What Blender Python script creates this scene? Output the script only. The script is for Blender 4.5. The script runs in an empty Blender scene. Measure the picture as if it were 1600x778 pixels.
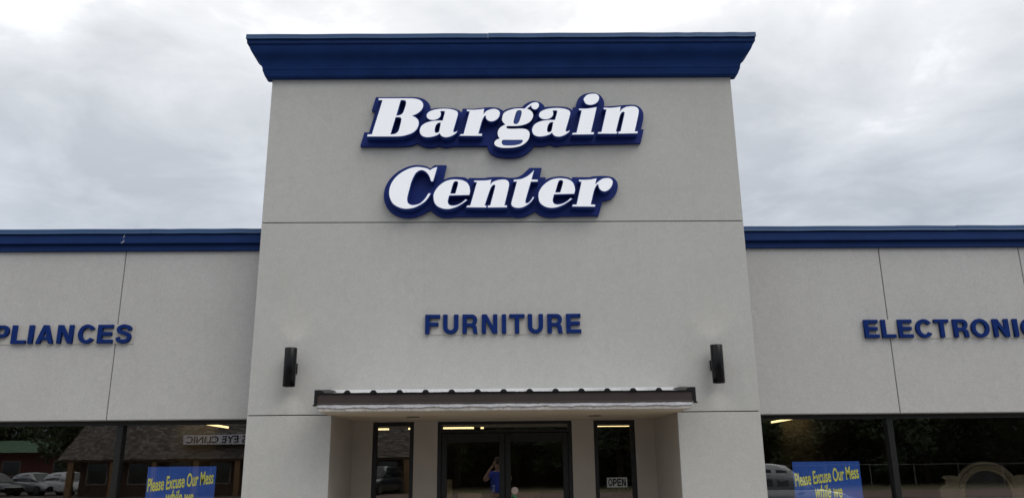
import bpy, math, random
from mathutils import Vector, Matrix
random.seed(7)
PI = math.pi
scene = bpy.context.scene
COL = scene.collection

# ------------------------------------------------------------------ camera
cam = bpy.data.cameras.new('camera')
cam.sensor_width = 36.0
cam.lens = 27.773
cam.clip_start = 0.05
cam.clip_end = 2000.0
cam_ob = bpy.data.objects.new('camera', cam)
COL.objects.link(cam_ob)
_r, _u, _f = (Vector((0.99979667, -0.0176153, -0.00981477)), Vector((0.00488816, -0.26049179, 0.96546369)),
              Vector((0.0195636, 0.96531535, 0.26035272)))
M3 = Matrix((_r, _u, -_f)).transposed()
cam_ob.matrix_world = Matrix.Translation((0.0, -9.54, 1.65)) @ M3.to_4x4()
scene.camera = cam_ob

# ------------------------------------------------------------------ world: overcast sky
SUN_DIR = Vector((0.42, -0.50, 0.80)).normalized()
world = bpy.data.worlds.new('World')
scene.world = world
world.use_nodes = True
wn = world.node_tree
wn.nodes.clear()
def N(nt, t, **kw):
    n = nt.nodes.new(t)
    for k, v in kw.items():
        setattr(n, k, v)
    return n
out = N(wn, 'ShaderNodeOutputWorld')
bg = N(wn, 'ShaderNodeBackground')
bg.inputs['Strength'].default_value = 0.1
sky = N(wn, 'ShaderNodeTexSky', sky_type='NISHITA')
sky.sun_disc = False
sky.sun_elevation = math.asin(SUN_DIR.z)
sky.sun_rotation = math.atan2(SUN_DIR.x, SUN_DIR.y)
sky.dust_density = 3.0
tc = N(wn, 'ShaderNodeTexCoord')
sep = N(wn, 'ShaderNodeSeparateXYZ')
wn.links.new(tc.outputs['Generated'], sep.inputs[0])
def wmath(op, a, b):
    n = N(wn, 'ShaderNodeMath', operation=op)
    for i, v in enumerate((a, b)):
        if isinstance(v, (int, float)):
            n.inputs[i].default_value = v
        else:
            wn.links.new(v, n.inputs[i])
    return n.outputs[0]
zc = wmath('MAXIMUM', sep.outputs['Z'], 0.0)
den = wmath('ADD', zc, 0.16)
comb = N(wn, 'ShaderNodeCombineXYZ')
wn.links.new(wmath('DIVIDE', sep.outputs['X'], den), comb.inputs[0])
wn.links.new(wmath('DIVIDE', sep.outputs['Y'], den), comb.inputs[1])
comb.inputs[2].default_value = 5.98
def wnoise(scale, detail, rough, dist):
    n = N(wn, 'ShaderNodeTexNoise')
    n.inputs['Scale'].default_value = scale
    n.inputs['Detail'].default_value = detail
    n.inputs['Roughness'].default_value = rough
    n.inputs['Distortion'].default_value = dist
    wn.links.new(comb.outputs[0], n.inputs['Vector'])
    return n.outputs['Fac']
big = wnoise(0.95, 4.0, 0.5, 0.2)
fine = wnoise(2.9, 8.0, 0.58, 0.3)
mixn = wmath('ADD', wmath('MULTIPLY', big, 0.60), wmath('MULTIPLY', fine, 0.40))
ramp = N(wn, 'ShaderNodeValToRGB')
ramp.color_ramp.elements[0].position = 0.40
ramp.color_ramp.elements[0].color = (5.75, 5.95, 6.25, 1)
ramp.color_ramp.elements[1].position = 0.585
ramp.color_ramp.elements[1].color = (10.3, 10.3, 10.3, 1)
e = ramp.color_ramp.elements.new(0.47)
e.color = (6.9, 7.05, 7.3, 1)
e = ramp.color_ramp.elements.new(0.53)
e.color = (7.9, 8.0, 8.2, 1)
wn.links.new(mixn, ramp.inputs[0])
# overcast dome: dimmer and bluer towards the horizon, brightest overhead
mr = N(wn, 'ShaderNodeMapRange')
mr.inputs['From Min'].default_value = 0.10
mr.inputs['From Max'].default_value = 0.62
wn.links.new(zc, mr.inputs['Value'])
hz = N(wn, 'ShaderNodeMixRGB')
hz.inputs[1].default_value = (0.62, 0.70, 0.81, 1)
hz.inputs[2].default_value = (1.40, 1.38, 1.345, 1)
wn.links.new(mr.outputs[0], hz.inputs[0])
mul = N(wn, 'ShaderNodeMixRGB', blend_type='MULTIPLY')
mul.inputs[0].default_value = 1.0
wn.links.new(ramp.outputs[0], mul.inputs[1])
wn.links.new(hz.outputs[0], mul.inputs[2])
mx = N(wn, 'ShaderNodeMixRGB')
mx.inputs[0].default_value = 0.95
wn.links.new(sky.outputs[0], mx.inputs[1])
wn.links.new(mul.outputs[0], mx.inputs[2])
wn.links.new(mx.outputs[0], bg.inputs['Color'])
wn.links.new(bg.outputs[0], out.inputs[0])

# ------------------------------------------------------------------ sun behind the clouds
sun = bpy.data.lights.new('sun', 'SUN')
sun.energy = 1.1
sun.angle = math.radians(40)
sun.color = (1.0, 0.965, 0.91)
sun_ob = bpy.data.objects.new('sun', sun)
COL.objects.link(sun_ob)
sun_ob.location = (20, -25, 40)
sun_ob.rotation_euler = SUN_DIR.to_track_quat('Z', 'Y').to_euler()

scene.view_settings.view_transform = 'Standard'
scene.view_settings.look = 'None'
scene.view_settings.exposure = 0.0
scene.view_settings.gamma = 1.0
scene.view_settings.use_curve_mapping = False

# ------------------------------------------------------------------ materials
MATS = {}
def mat(name, color=(0.5, 0.5, 0.5), rough=0.6, metal=0.0, spec=0.5, var=0.0, vscale=3.0, bump=0.0, bscale=200.0,
        emit=None, estr=0.0, color2=None, streak=None, bdist=0.004, coat=0.0):
    if name in MATS:
        return MATS[name]
    m = bpy.data.materials.new(name)
    m.use_nodes = True
    nt = m.node_tree
    p = nt.nodes['Principled BSDF']
    p.inputs['Base Color'].default_value = (*color, 1)
    p.inputs['Roughness'].default_value = rough
    p.inputs['Metallic'].default_value = metal
    p.inputs['Specular IOR Level'].default_value = spec
    if coat:
        p.inputs['Coat Weight'].default_value = coat
    g = N(nt, 'ShaderNodeNewGeometry')
    if var or color2:
        a = N(nt, 'ShaderNodeTexNoise')
        a.inputs['Scale'].default_value = vscale
        a.inputs['Detail'].default_value = 6.0
        a.inputs['Roughness'].default_value = 0.62
        vec = g.outputs['Position']
        if streak:
            mp = N(nt, 'ShaderNodeMapping')
            mp.inputs['Scale'].default_value = streak
            nt.links.new(vec, mp.inputs['Vector'])
            vec = mp.outputs[0]
        nt.links.new(vec, a.inputs['Vector'])
        r = N(nt, 'ShaderNodeValToRGB')
        c2 = color2 or tuple(min(1, c * (1 + var)) for c in color)
        c1 = color if color2 else tuple(c * (1 - var) for c in color)
        r.color_ramp.elements[0].color = (*c1, 1)
        r.color_ramp.elements[1].color = (*c2, 1)
        r.color_ramp.elements[0].position = 0.3
        r.color_ramp.elements[1].position = 0.7
        nt.links.new(a.outputs['Fac'], r.inputs[0])
        nt.links.new(r.outputs[0], p.inputs['Base Color'])
    if bump:
        b = N(nt, 'ShaderNodeTexNoise')
        b.inputs['Scale'].default_value = bscale
        b.inputs['Detail'].default_value = 3.0
        nt.links.new(g.outputs['Position'], b.inputs['Vector'])
        bp = N(nt, 'ShaderNodeBump')
        bp.inputs['Strength'].default_value = bump
        bp.inputs['Distance'].default_value = bdist
        nt.links.new(b.outputs['Fac'], bp.inputs['Height'])
        nt.links.new(bp.outputs[0], p.inputs['Normal'])
    if emit:
        p.inputs['Emission Color'].default_value = (*emit, 1)
        p.inputs['Emission Strength'].default_value = estr
    MATS[name] = m
    return m

def stucco(name, base, seed, tint):
    """sand-finish acrylic stucco: mottled trowel passes, a few pale scuffs, fine grain."""
    m = bpy.data.materials.new(name)
    m.use_nodes = True
    nt = m.node_tree
    p = nt.nodes['Principled BSDF']
    p.inputs['Roughness'].default_value = 0.9
    p.inputs['Specular IOR Level'].default_value = 0.2
    g = N(nt, 'ShaderNodeNewGeometry')
    mp = N(nt, 'ShaderNodeMapping')
    mp.inputs['Location'].default_value = (seed, seed * 0.7, seed * 1.3)
    nt.links.new(g.outputs['Position'], mp.inputs['Vector'])
    def noise(scale, det, rough, vec=None, dist=0.0):
        n = N(nt, 'ShaderNodeTexNoise')
        n.inputs['Scale'].default_value = scale
        n.inputs['Detail'].default_value = det
        n.inputs['Roughness'].default_value = rough
        n.inputs['Distortion'].default_value = dist
        nt.links.new(vec or mp.outputs[0], n.inputs['Vector'])
        return n.outputs['Fac']
    def ramp2(fac, p0, p1, c0, c1):
        r = N(nt, 'ShaderNodeValToRGB')
        r.color_ramp.elements[0].position = p0
        r.color_ramp.elements[1].position = p1
        r.color_ramp.elements[0].color = (*c0, 1)
        r.color_ramp.elements[1].color = (*c1, 1)
        nt.links.new(fac, r.inputs[0])
        return r.outputs[0]
    def mix(mode, f, a, b):
        x = N(nt, 'ShaderNodeMixRGB', blend_type=mode)
        if isinstance(f, (int, float)):
            x.inputs[0].default_value = f
        else:
            nt.links.new(f, x.inputs[0])
        for i, v in ((1, a), (2, b)):
            if isinstance(v, tuple):
                x.inputs[i].default_value = (*v, 1)
            else:
                nt.links.new(v, x.inputs[i])
        return x.outputs[0]
    lo = tuple(c * 0.965 for c in base)
    hi = tuple(min(1, c * t) for c, t in zip(base, tint))
    col = ramp2(noise(0.9, 5, 0.6), 0.3, 0.7, lo, hi)
    grain = ramp2(noise(70, 3, 0.75), 0.25, 0.75, (0.85, 0.85, 0.85), (1.13, 1.13, 1.13))
    col = mix('MULTIPLY', 1.0, col, grain)
    mid = ramp2(noise(11, 5, 0.7, dist=1.0), 0.3, 0.7, (0.95, 0.95, 0.955), (1.045, 1.045, 1.04))
    col = mix('MULTIPLY', 1.0, col, mid)
    # faint run-off streaks
    ms = N(nt, 'ShaderNodeMapping')
    ms.inputs['Scale'].default_value = (7.0, 7.0, 0.35)
    nt.links.new(mp.outputs[0], ms.inputs['Vector'])
    st = ramp2(noise(1.0, 4, 0.6, ms.outputs[0]), 0.52, 0.8, (1, 1, 1), (0.968, 0.966, 0.958))
    col = mix('MULTIPLY', 1.0, col, st)
    # pale scuffs and touch-up dabs
    sc = ramp2(noise(5.5, 6, 0.75, dist=2.0), 0.60, 0.70, (0, 0, 0), (0.38, 0.38, 0.38))
    bw = N(nt, 'ShaderNodeRGBToBW')
    nt.links.new(sc, bw.inputs[0])
    col = mix('MIX', bw.outputs[0], col, tuple(min(1, c * 1.18) for c in base))
    nt.links.new(col, p.inputs['Base Color'])
    b1 = noise(140, 4, 0.7)
    b2 = noise(9, 4, 0.6)
    ad = N(nt, 'ShaderNodeMath', operation='MULTIPLY_ADD')
    nt.links.new(b2, ad.inputs[0])
    ad.inputs[1].default_value = 1.2
    nt.links.new(b1, ad.inputs[2])
    bp = N(nt, 'ShaderNodeBump')
    bp.inputs['Strength'].default_value = 0.55
    bp.inputs['Distance'].default_value = 0.004
    nt.links.new(ad.outputs[0], bp.inputs['Height'])
    nt.links.new(bp.outputs[0], p.inputs['Normal'])
    MATS[name] = m
    return m

def glass_mat(name, tint=(0.9, 0.91, 0.9)):
    m = bpy.data.materials.new(name)
    m.use_nodes = True
    nt = m.node_tree
    nt.nodes.clear()
    o = N(nt, 'ShaderNodeOutputMaterial')
    mixs = N(nt, 'ShaderNodeMixShader')
    tr = N(nt, 'ShaderNodeBsdfTransparent')
    tr.inputs[0].default_value = (*tint, 1)
    gl = N(nt, 'ShaderNodeBsdfGlossy')
    gl.inputs['Roughness'].default_value = 0.0
    gl.inputs['Color'].default_value = (1, 1, 1, 1)
    fr = N(nt, 'ShaderNodeFresnel')      # coated glass: about a tenth per face
    g = N(nt, 'ShaderNodeNewGeometry')
    mm = N(nt, 'ShaderNodeMapRange')     # same reflectance from either side of the pane
    mm.inputs['To Min'].default_value = 1.95
    mm.inputs['To Max'].default_value = 1 / 1.95
    nt.links.new(g.outputs['Backfacing'], mm.inputs['Value'])
    nt.links.new(mm.outputs[0], fr.inputs['IOR'])
    wv = N(nt, 'ShaderNodeTexNoise')     # faint roller-wave distortion of the panes
    wv.inputs['Scale'].default_value = 1.6
    wv.inputs['Detail'].default_value = 2.0
    nt.links.new(g.outputs['Position'], wv.inputs['Vector'])
    wb = N(nt, 'ShaderNodeBump')
    wb.inputs['Strength'].default_value = 1.0
    wb.inputs['Distance'].default_value = 0.00025
    nt.links.new(wv.outputs['Fac'], wb.inputs['Height'])
    nt.links.new(wb.outputs[0], gl.inputs['Normal'])
    nt.links.new(fr.outputs[0], mixs.inputs[0])
    nt.links.new(tr.outputs[0], mixs.inputs[1])
    nt.links.new(gl.outputs[0], mixs.inputs[2])
    nt.links.new(mixs.outputs[0], o.inputs[0])
    MATS[name] = m
    return m

STUCCO = stucco('stucco_tower', (0.452, 0.449, 0.432), 3.1, (1.035, 1.04, 1.05))
STUCCO_W = stucco('stucco_wing', (0.440, 0.436, 0.430), 11.7, (1.04, 1.04, 1.05))
GROOVE = mat('joint_sealant', (0.10, 0.10, 0.098), 0.9)
NAVY = mat('navy_paint', (0.0075, 0.027, 0.112), 0.6, spec=0.12, var=0.12, vscale=2.2, bump=0.12, bscale=30, bdist=0.003)
NAVY_TEX = mat('navy_stucco', (0.009, 0.031, 0.128), 0.75, spec=0.10, var=0.15, vscale=4, bump=0.35, bscale=160)
COPING = mat('coping_metal', (0.020, 0.062, 0.155), 0.42, metal=0.1, spec=0.35, var=0.10, vscale=1.3, bump=0.06, bscale=9, bdist=0.006)
BRONZE = mat('bronze_metal', (0.042, 0.033, 0.030), 0.65, spec=0.25, var=0.15, vscale=3)
BLACKM = mat('black_metal', (0.006, 0.006, 0.007), 0.40, spec=0.3)
LAMPB = mat('lamp_black', (0.0035, 0.0035, 0.004), 0.24, spec=0.22)
FRAME = mat('dark_frame', (0.011, 0.011, 0.011), 0.38, metal=0.3)
GLASS = glass_mat('window_glass', (0.92, 0.93, 0.925))
ALCOVE = mat('alcove_paint', (0.40, 0.355, 0.31), 0.85, var=0.06, vscale=2.5, bump=0.35, bscale=150)
SOFFIT = mat('soffit_paint', (0.50, 0.41, 0.30), 0.85, var=0.06, vscale=2.0, bump=0.3, bscale=120)
PLASTER = mat('raw_plaster', (0.36, 0.33, 0.30), 0.9, color2=(0.56, 0.53, 0.50), vscale=14, bump=0.8, bscale=45, bdist=0.012)
WRAP = mat('torn_membrane', (0.44, 0.44, 0.465), 0.65, color2=(0.64, 0.64, 0.67), vscale=9, streak=(1, 1, 4), bump=0.35, bscale=25, bdist=0.012)
GALV = mat('white_roofing', (0.64, 0.65, 0.67), 0.4, metal=0.1, var=0.08, vscale=5)
SIGN_WHITE = mat('sign_face_acrylic', (0.80, 0.82, 0.87), 0.35, var=0.03, vscale=3, emit=(0.90, 0.94, 1.0), estr=0.20)   # acrylic with a weak cool emission added to brighten the faces
SIGN_BLUE = mat('sign_blue', (0.0085, 0.023, 0.150), 0.55, spec=0.14, var=0.08, vscale=3)
SIGN_TRIM = mat('sign_trim', (0.015, 0.042, 0.22), 0.45, spec=0.3)
LETTER_BLUE = mat('letter_blue', (0.006, 0.024, 0.135), 0.75, spec=0.08, var=0.14, vscale=14, bump=0.1, bscale=60)
STRIP = mat('letter_strip', (0.43, 0.415, 0.39), 0.6, var=0.07, vscale=6, bump=0.2, bscale=120)

# ------------------------------------------------------------------ mesh helpers
class MB:
    def __init__(self):
        self.v = []
        self.f = []
        self.m = []
    def add(self, vs, fs, mi=0):
        o = len(self.v)
        self.v += [tuple(p) for p in vs]
        self.f += [tuple(i + o for i in f) for f in fs]
        self.m += [mi] * len(fs)
        return self
    def box(self, x0, x1, y0, y1, z0, z1, mi=0):
        vs = [(x, y, z) for z in (z0, z1) for y in (y0, y1) for x in (x0, x1)]
        return self.add(vs, [(0, 2, 3, 1), (4, 5, 7, 6), (0, 1, 5, 4), (2, 6, 7, 3), (0, 4, 6, 2), (1, 3, 7, 5)], mi)
    def cbox(self, x0, x1, y0, y1, z0, z1, c, mi=0):
        """box with a chamfer of c round its front (y0) face"""
        vs = []
        for (y, k) in ((y0, c), (y0 + c, 0), (y1, 0)):
            vs += [(x0 + k, y, z0 + k), (x1 - k, y, z0 + k), (x1 - k, y, z1 - k), (x0 + k, y, z1 - k)]
        fs = [(0, 1, 2, 3)]
        for r in (0, 4):
            for i in range(4):
                j = (i + 1) % 4
                fs.append((r + i, r + 4 + i, r + 4 + j, r + j))
        fs.append((11, 10, 9, 8))
        return self.add(vs, fs, mi)
    def cyl(self, c, r, h, axis='z', n=24, r2=None, mi=0, cap=True):
        r2 = r if r2 is None else r2
        vs = []
        for k, (rr, t) in enumerate(((r, 0.0), (r2, h))):
            for i in range(n):
                a = 2 * PI * i / n
                p = (rr * math.cos(a), rr * math.sin(a), t)
                if axis == 'x':
                    p = (p[2], p[0], p[1])
                elif axis == 'y':
                    p = (p[1], p[2], p[0])
                vs.append((c[0] + p[0], c[1] + p[1], c[2] + p[2]))
        fs = [(i, (i + 1) % n, n + (i + 1) % n, n + i) for i in range(n)]
        if cap:
            fs += [tuple(range(n - 1, -1, -1)), tuple(range(n, 2 * n))]
        return self.add(vs, fs, mi)
    def rings(self, rings, close=True, mi=0):
        n = len(rings[0])
        vs = [p for r in rings for p in r]
        fs = []
        for k in range(len(rings) - 1):
            for i in range(n):
                j = (i + 1) % n
                fs.append((k * n + i, k * n + j, (k + 1) * n + j, (k + 1) * n + i))
        if close:
            fs += [tuple(range(n - 1, -1, -1)), tuple(range((len(rings) - 1) * n, len(rings) * n))]
        return self.add(vs, fs, mi)
    def tube(self, pts, rad, n=8, mi=0):
        rings = []
        for i, p in enumerate(pts):
            a = Vector(pts[max(0, i - 1)])
            b = Vector(pts[min(len(pts) - 1, i + 1)])
            d = (b - a).normalized()
            u = d.orthogonal().normalized()
            w = d.cross(u)
            r = rad[i] if isinstance(rad, (list, tuple)) else rad
            rings.append([Vector(p) + r * (math.cos(2 * PI * k / n) * u + math.sin(2 * PI * k / n) * w) for k in range(n)])
        return self.rings(rings, True, mi)
    def mesh(self, name, mats, smooth=False):
        me = bpy.data.meshes.new(name)
        me.from_pydata(self.v, [], self.f)
        for m in (mats if isinstance(mats, (list, tuple)) else [mats]):
            me.materials.append(m)
        if len(set(self.m)) > 1:
            me.polygons.foreach_set('material_index', self.m)
        if smooth:
            me.polygons.foreach_set('use_smooth', [True] * len(self.f))
        me.update()
        return me

def root(name, label, cat, loc=(0, 0, 0), rz=0.0, group=None):
    o = bpy.data.objects.new(name, None)
    COL.objects.link(o)
    o.location = loc
    o.rotation_euler = (0, 0, rz)
    o.empty_display_size = 0.1
    return tag(o, label, cat, group)
def tag(o, label, cat, group=None, kind=None):
    o['label'] = label
    o['category'] = cat
    if group:
        o['group'] = group
    if kind:
        o['kind'] = kind
    return o
def put(name, mb, mats, parent=None, smooth=False, local=False):
    """one mesh object; coordinates are world coordinates unless local"""
    me = mb if isinstance(mb, bpy.types.Mesh) else mb.mesh(name, mats, smooth)
    o = bpy.data.objects.new(name, me)
    COL.objects.link(o)
    if parent is not None:
        o.parent = parent
        if not local and parent.type == 'EMPTY':
            o.location = -parent.location
    return o
def struct(name, mb, mats, label=None, kind='structure'):
    o = put(name, mb, mats)
    o['kind'] = kind
    if label:
        o['label'] = label
    return o
def copy_tree(o, parent=None):
    c = o.copy()
    COL.objects.link(c)
    if parent is not None:
        c.parent = parent
    for ch in list(o.children):
        copy_tree(ch, c)
    return c

def spline(pts, sub=5):
    """closed Catmull-Rom through (x, z, corner) points; corner points stay sharp"""
    n = len(pts)
    res = []
    for i in range(n):
        p0, p1, p2, p3 = pts[i - 1], pts[i], pts[(i + 1) % n], pts[(i + 2) % n]
        a, b = Vector(p1[:2]), Vector(p2[:2])
        t1 = (b - a) * 1.0 if p1[2] else (b - Vector(p0[:2])) * 0.5
        t2 = (b - a) * 1.0 if p2[2] else (Vector(p3[:2]) - a) * 0.5
        L = (b - a).length
        for t in (t1, t2):
            if t.length > 1.3 * L:
                t *= 1.3 * L / t.length
        res.append((a.x, a.y))
        if p1[2] and p2[2]:
            continue
        for k in range(1, sub):
            s = k / sub
            h = (2*s**3 - 3*s**2 + 1) * a + (s**3 - 2*s**2 + s) * t1 + (-2*s**3 + 3*s**2) * b + (s**3 - s**2) * t2
            res.append((h.x, h.y))
    return res
def area2(p):
    return sum(p[i - 1][0] * p[i][1] - p[i][0] * p[i - 1][1] for i in range(len(p)))
def offset(poly, d):
    """outline grown by d (negative shrinks) with clipped mitres"""
    s = 1 if area2(poly) > 0 else -1
    n = len(poly)
    res = []
    for i in range(n):
        a, b, c = Vector(poly[i - 1]), Vector(poly[i]), Vector(poly[(i + 1) % n])
        e1, e2 = (b - a), (c - b)
        if e1.length < 1e-7 or e2.length < 1e-7:
            continue
        e1.normalize()
        e2.normalize()
        n1 = Vector((e1.y, -e1.x)) * s
        n2 = Vector((e2.y, -e2.x)) * s
        m = n1 + n2
        if m.length < 0.3:
            m = n1
        m.normalize()
        k = 1.0 / max(0.5, m.dot(n1))
        res.append(tuple(b + m * d * k))
    return res
def plate(loops, y_front, y_back, mats, name='plate', bevel=0.0):
    """solid plate in the X-Z plane from closed outlines (inner outlines become holes)"""
    cu = bpy.data.curves.new(name, 'CURVE')
    cu.dimensions = '2D'
    cu.fill_mode = 'BOTH'
    cu.extrude = max(1e-5, abs(y_back - y_front) / 2 - bevel)
    cu.bevel_depth = bevel
    cu.bevel_resolution = 1
    cu.offset = -bevel
    for lp in loops:
        sp = cu.splines.new('POLY')
        sp.points.add(len(lp) - 1)
        for p, (x, z) in zip(sp.points, lp):
            p.co = (x, z, 0, 1)
        sp.use_cyclic_u = True
    ob = bpy.data.objects.new(name, cu)
    me = bpy.data.meshes.new_from_object(ob)
    bpy.data.objects.remove(ob)
    bpy.data.curves.remove(cu)
    me.transform(Matrix.Translation((0, (y_front + y_back) / 2, 0)) @ Matrix.Rotation(PI / 2, 4, 'X'))
    me.materials.clear()
    for m in (mats if isinstance(mats, (list, tuple)) else [mats]):
        me.materials.append(m)
    me.name = name
    return me
def text_mesh(s, name, matl, size=1.0, shear=0.0, bold=0.0, xs=1.0, depth=0.002, spacing=1.0, align='CENTER'):
    """lettering from the built-in font, flat in X-Z, facing -Y"""
    cu = bpy.data.curves.new(name, 'FONT')
    cu.body = s
    cu.size = size
    cu.shear = shear
    cu.offset = bold
    cu.extrude = depth / 2
    cu.space_character = spacing
    cu.align_x = align
    ob = bpy.data.objects.new(name, cu)
    me = bpy.data.meshes.new_from_object(ob)
    bpy.data.objects.remove(ob)
    bpy.data.curves.remove(cu)
    me.transform(Matrix.Rotation(PI / 2, 4, 'X') @ Matrix.Diagonal((xs, 1, 1, 1)))
    me.materials.clear()
    me.materials.append(matl)
    me.name = name
    return me

# ================================================================== the ground
GZ = -0.12                                   # parking lot level; the shop floor and walk are at 0
g = MB(); g.box(-420, 420, -420, 420, GZ - 0.5, GZ - 0.012)
struct('ground', g, mat('dry_grass', (0.085, 0.09, 0.04), 0.95, color2=(0.15, 0.12, 0.06), vscale=0.6, bump=0.5, bscale=30))
g = MB(); g.box(-60, 60, -27, -1.9, GZ - 0.10, GZ)
struct('parking_lot', g, mat('asphalt', (0.12, 0.118, 0.115), 0.9, color2=(0.19, 0.183, 0.175), vscale=0.8, bump=0.6, bscale=70))
g = MB(); g.box(-150, 150, -36.4, -27.6, GZ - 0.1, GZ + 0.004)
struct('road', g, mat('red_chip_road', (0.15, 0.095, 0.075), 0.92, color2=(0.21, 0.14, 0.115), vscale=0.5, bump=0.6, bscale=60))
g = MB(); g.box(-60, -14, -55, -36.8, GZ - 0.1, GZ + 0.002)
struct('clinic_parking', g, mat('old_asphalt', (0.10, 0.085, 0.075), 0.92, color2=(0.15, 0.125, 0.11), vscale=0.7, bump=0.5, bscale=60))
g = MB()
for i in range(-16, 16):
    g.cbox(i * 1.9 + 0.004, i * 1.9 + 1.896, -1.9, 0.58, GZ - 0.1, 0.0 - 0.004, 0.012)
struct('sidewalk', g, mat('walk_concrete', (0.46, 0.44, 0.41), 0.9, var=0.12, vscale=1.5, bump=0.4, bscale=80))
g = MB()
for i in range(-9, 10):
    if abs(i) > 0:
        g.box(i * 2.8 - 0.05, i * 2.8 + 0.05, -7.2, -2.1, GZ, GZ + 0.004)
struct('parking_lines', g, mat('line_paint', (0.62, 0.61, 0.56), 0.8, var=0.2, vscale=8))

# ================================================================== the shop
XL, XR, XC = -2.945, 3.133, 0.094            # tower
store = root('store_building', 'grey stucco store with a tall central entrance tower and navy cornice', 'store', (XC, 0, 0))
OL, OR = -1.955, 2.140                       # entrance opening
J1, J2, TT = 4.577, 2.209, 6.62              # joints, top of tower stucco
GW = 0.0055                                  # half joint width
WY = 0.60                                    # wing wall face
SOF = 2.207                                  # soffit height

core = MB()
core.box(XL + 0.014, OL - 0.05, 0.014, 3.0, 0, J2)
core.box(OR + 0.05, XR - 0.014, 0.014, 3.0, 0, J2)
core.box(XL + 0.014, XR - 0.014, 0.014, 3.0, J2 + 0.02, 6.98)
tower = put('tower_wall', core, [GROOVE], store)
for (x0, x1, z0, z1) in ((XL, XR, J1 + GW, TT), (XL, XR, J2 + GW, J1 - GW), (XL, OL, 0, J2 - GW), (OR, XR, 0, J2 - GW)):
    # the panel is a skin: front slab plus the two returns
    p = MB()
    p.cbox(x0, x1, 0.0, 0.0145, z0, z1, 0.004)
    if x0 == XL:
        p.box(XL, XL + 0.0145, 0.0146, 3.0, z0, z1)
    if x1 == XR:
        p.box(XR - 0.0145, XR, 0.0146, 3.0, z0, z1)
    put('wall_panel', p, [STUCCO], tower)

def sweep(profile, x0, x1, yf, depth, mb, mi=0):
    """cornice section (projection, z) carried round the front and both sides of the block x0..x1 with mitred corners"""
    rings = []
    for (cx, cy, sx, sy) in ((x0, yf + depth, -1, 0), (x0, yf, -1, -1), (x1, yf, 1, -1), (x1, yf + depth, 1, 0)):
        rings.append([(cx + sx * p, cy + sy * p, z + 0.0055 * (cx + sx * p - XC)) for p, z in profile])   # hung slightly out of level
    return mb.rings(rings, True, mi)
def arc(cx, cz, r, a0, a1, n, rz=None):
    rz = r if rz is None else rz
    return [(cx + r * math.cos(math.radians(a0 + (a1 - a0) * i / n)), cz + rz * math.sin(math.radians(a0 + (a1 - a0) * i / n))) for i in range(n + 1)]
RET = 0.066                                   # the returns stop just behind the face
low = [(-0.05, 6.66), (-0.05, 6.562), (0.046, 6.562)] + arc(0.052, 6.596, 0.034, -80, -10, 7) + [(0.110, 6.653), (0.098, 6.660)]
crown = [(-0.05, 6.93), (-0.05, 6.661), (0.108, 6.661), (0.112, 6.684)]
for i in range(1, 13):                       # cyma: hollow below, round above
    t = i / 12
    crown.append((0.112 + 0.148 * (t - 0.038 * math.sin(2 * PI * t)), 6.684 + 0.240 * (t + 0.12 * math.sin(2 * PI * t) * 0.5)))
crown += [(0.266, 6.930), (0.23, 6.934)]
top = [(-0.05, 6.99), (-0.05, 6.935), (0.262, 6.935), (0.268, 6.939), (0.280, 6.945), (0.284, 6.999)]
cm = MB(); sweep(crown, XL, XR, 0, RET, cm)
cornice = put('cornice', cm, [NAVY_TEX], store)
b = MB(); sweep(low, XL, XR, 0, RET - 0.003, b); put('lower_moulding', b, [NAVY_TEX], cornice)
b = MB(); sweep(top, XL, XR, 0, RET + 0.003, b); put('upper_fascia', b, [NAVY], cornice)
# metal coping on top in lengths
def coping_run(segs, z0, z1, yf, yb, pfx, parent, tilt=0.0):
    for i, (a, c) in enumerate(segs):
        q = MB()
        k = 0.0012 * (i % 2)
        z0k, z1k = z0, z1 + k
        prof = [(yf - k, z0k), (yf - k - 0.006, z0k - 0.006), (yf - k - 0.009, z0k - 0.001), (yf - k - 0.003, z0k + 0.012), (yf - k, z1k - 0.006), (yf + 0.006, z1k), (yb, z1k + 0.012), (yb, z0k)]
        ns = 16
        q.rings([[(a + (c - a) * j / ns, y + 0.0015 * math.sin(j * 1.7 + i * 2), z + tilt * (a + (c - a) * j / ns - XC) + 0.0018 * math.sin(j * 1.1 + i)) for y, z in prof] for j in range(ns + 1)], True)
        put('coping_piece', q, [COPING], parent)
coping_run([(-3.236, -0.10), (-0.098, 2.36), (2.362, 3.424)], 7.0, 7.066, -0.300, 3.0, 'c', cornice, 0.0055)

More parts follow.
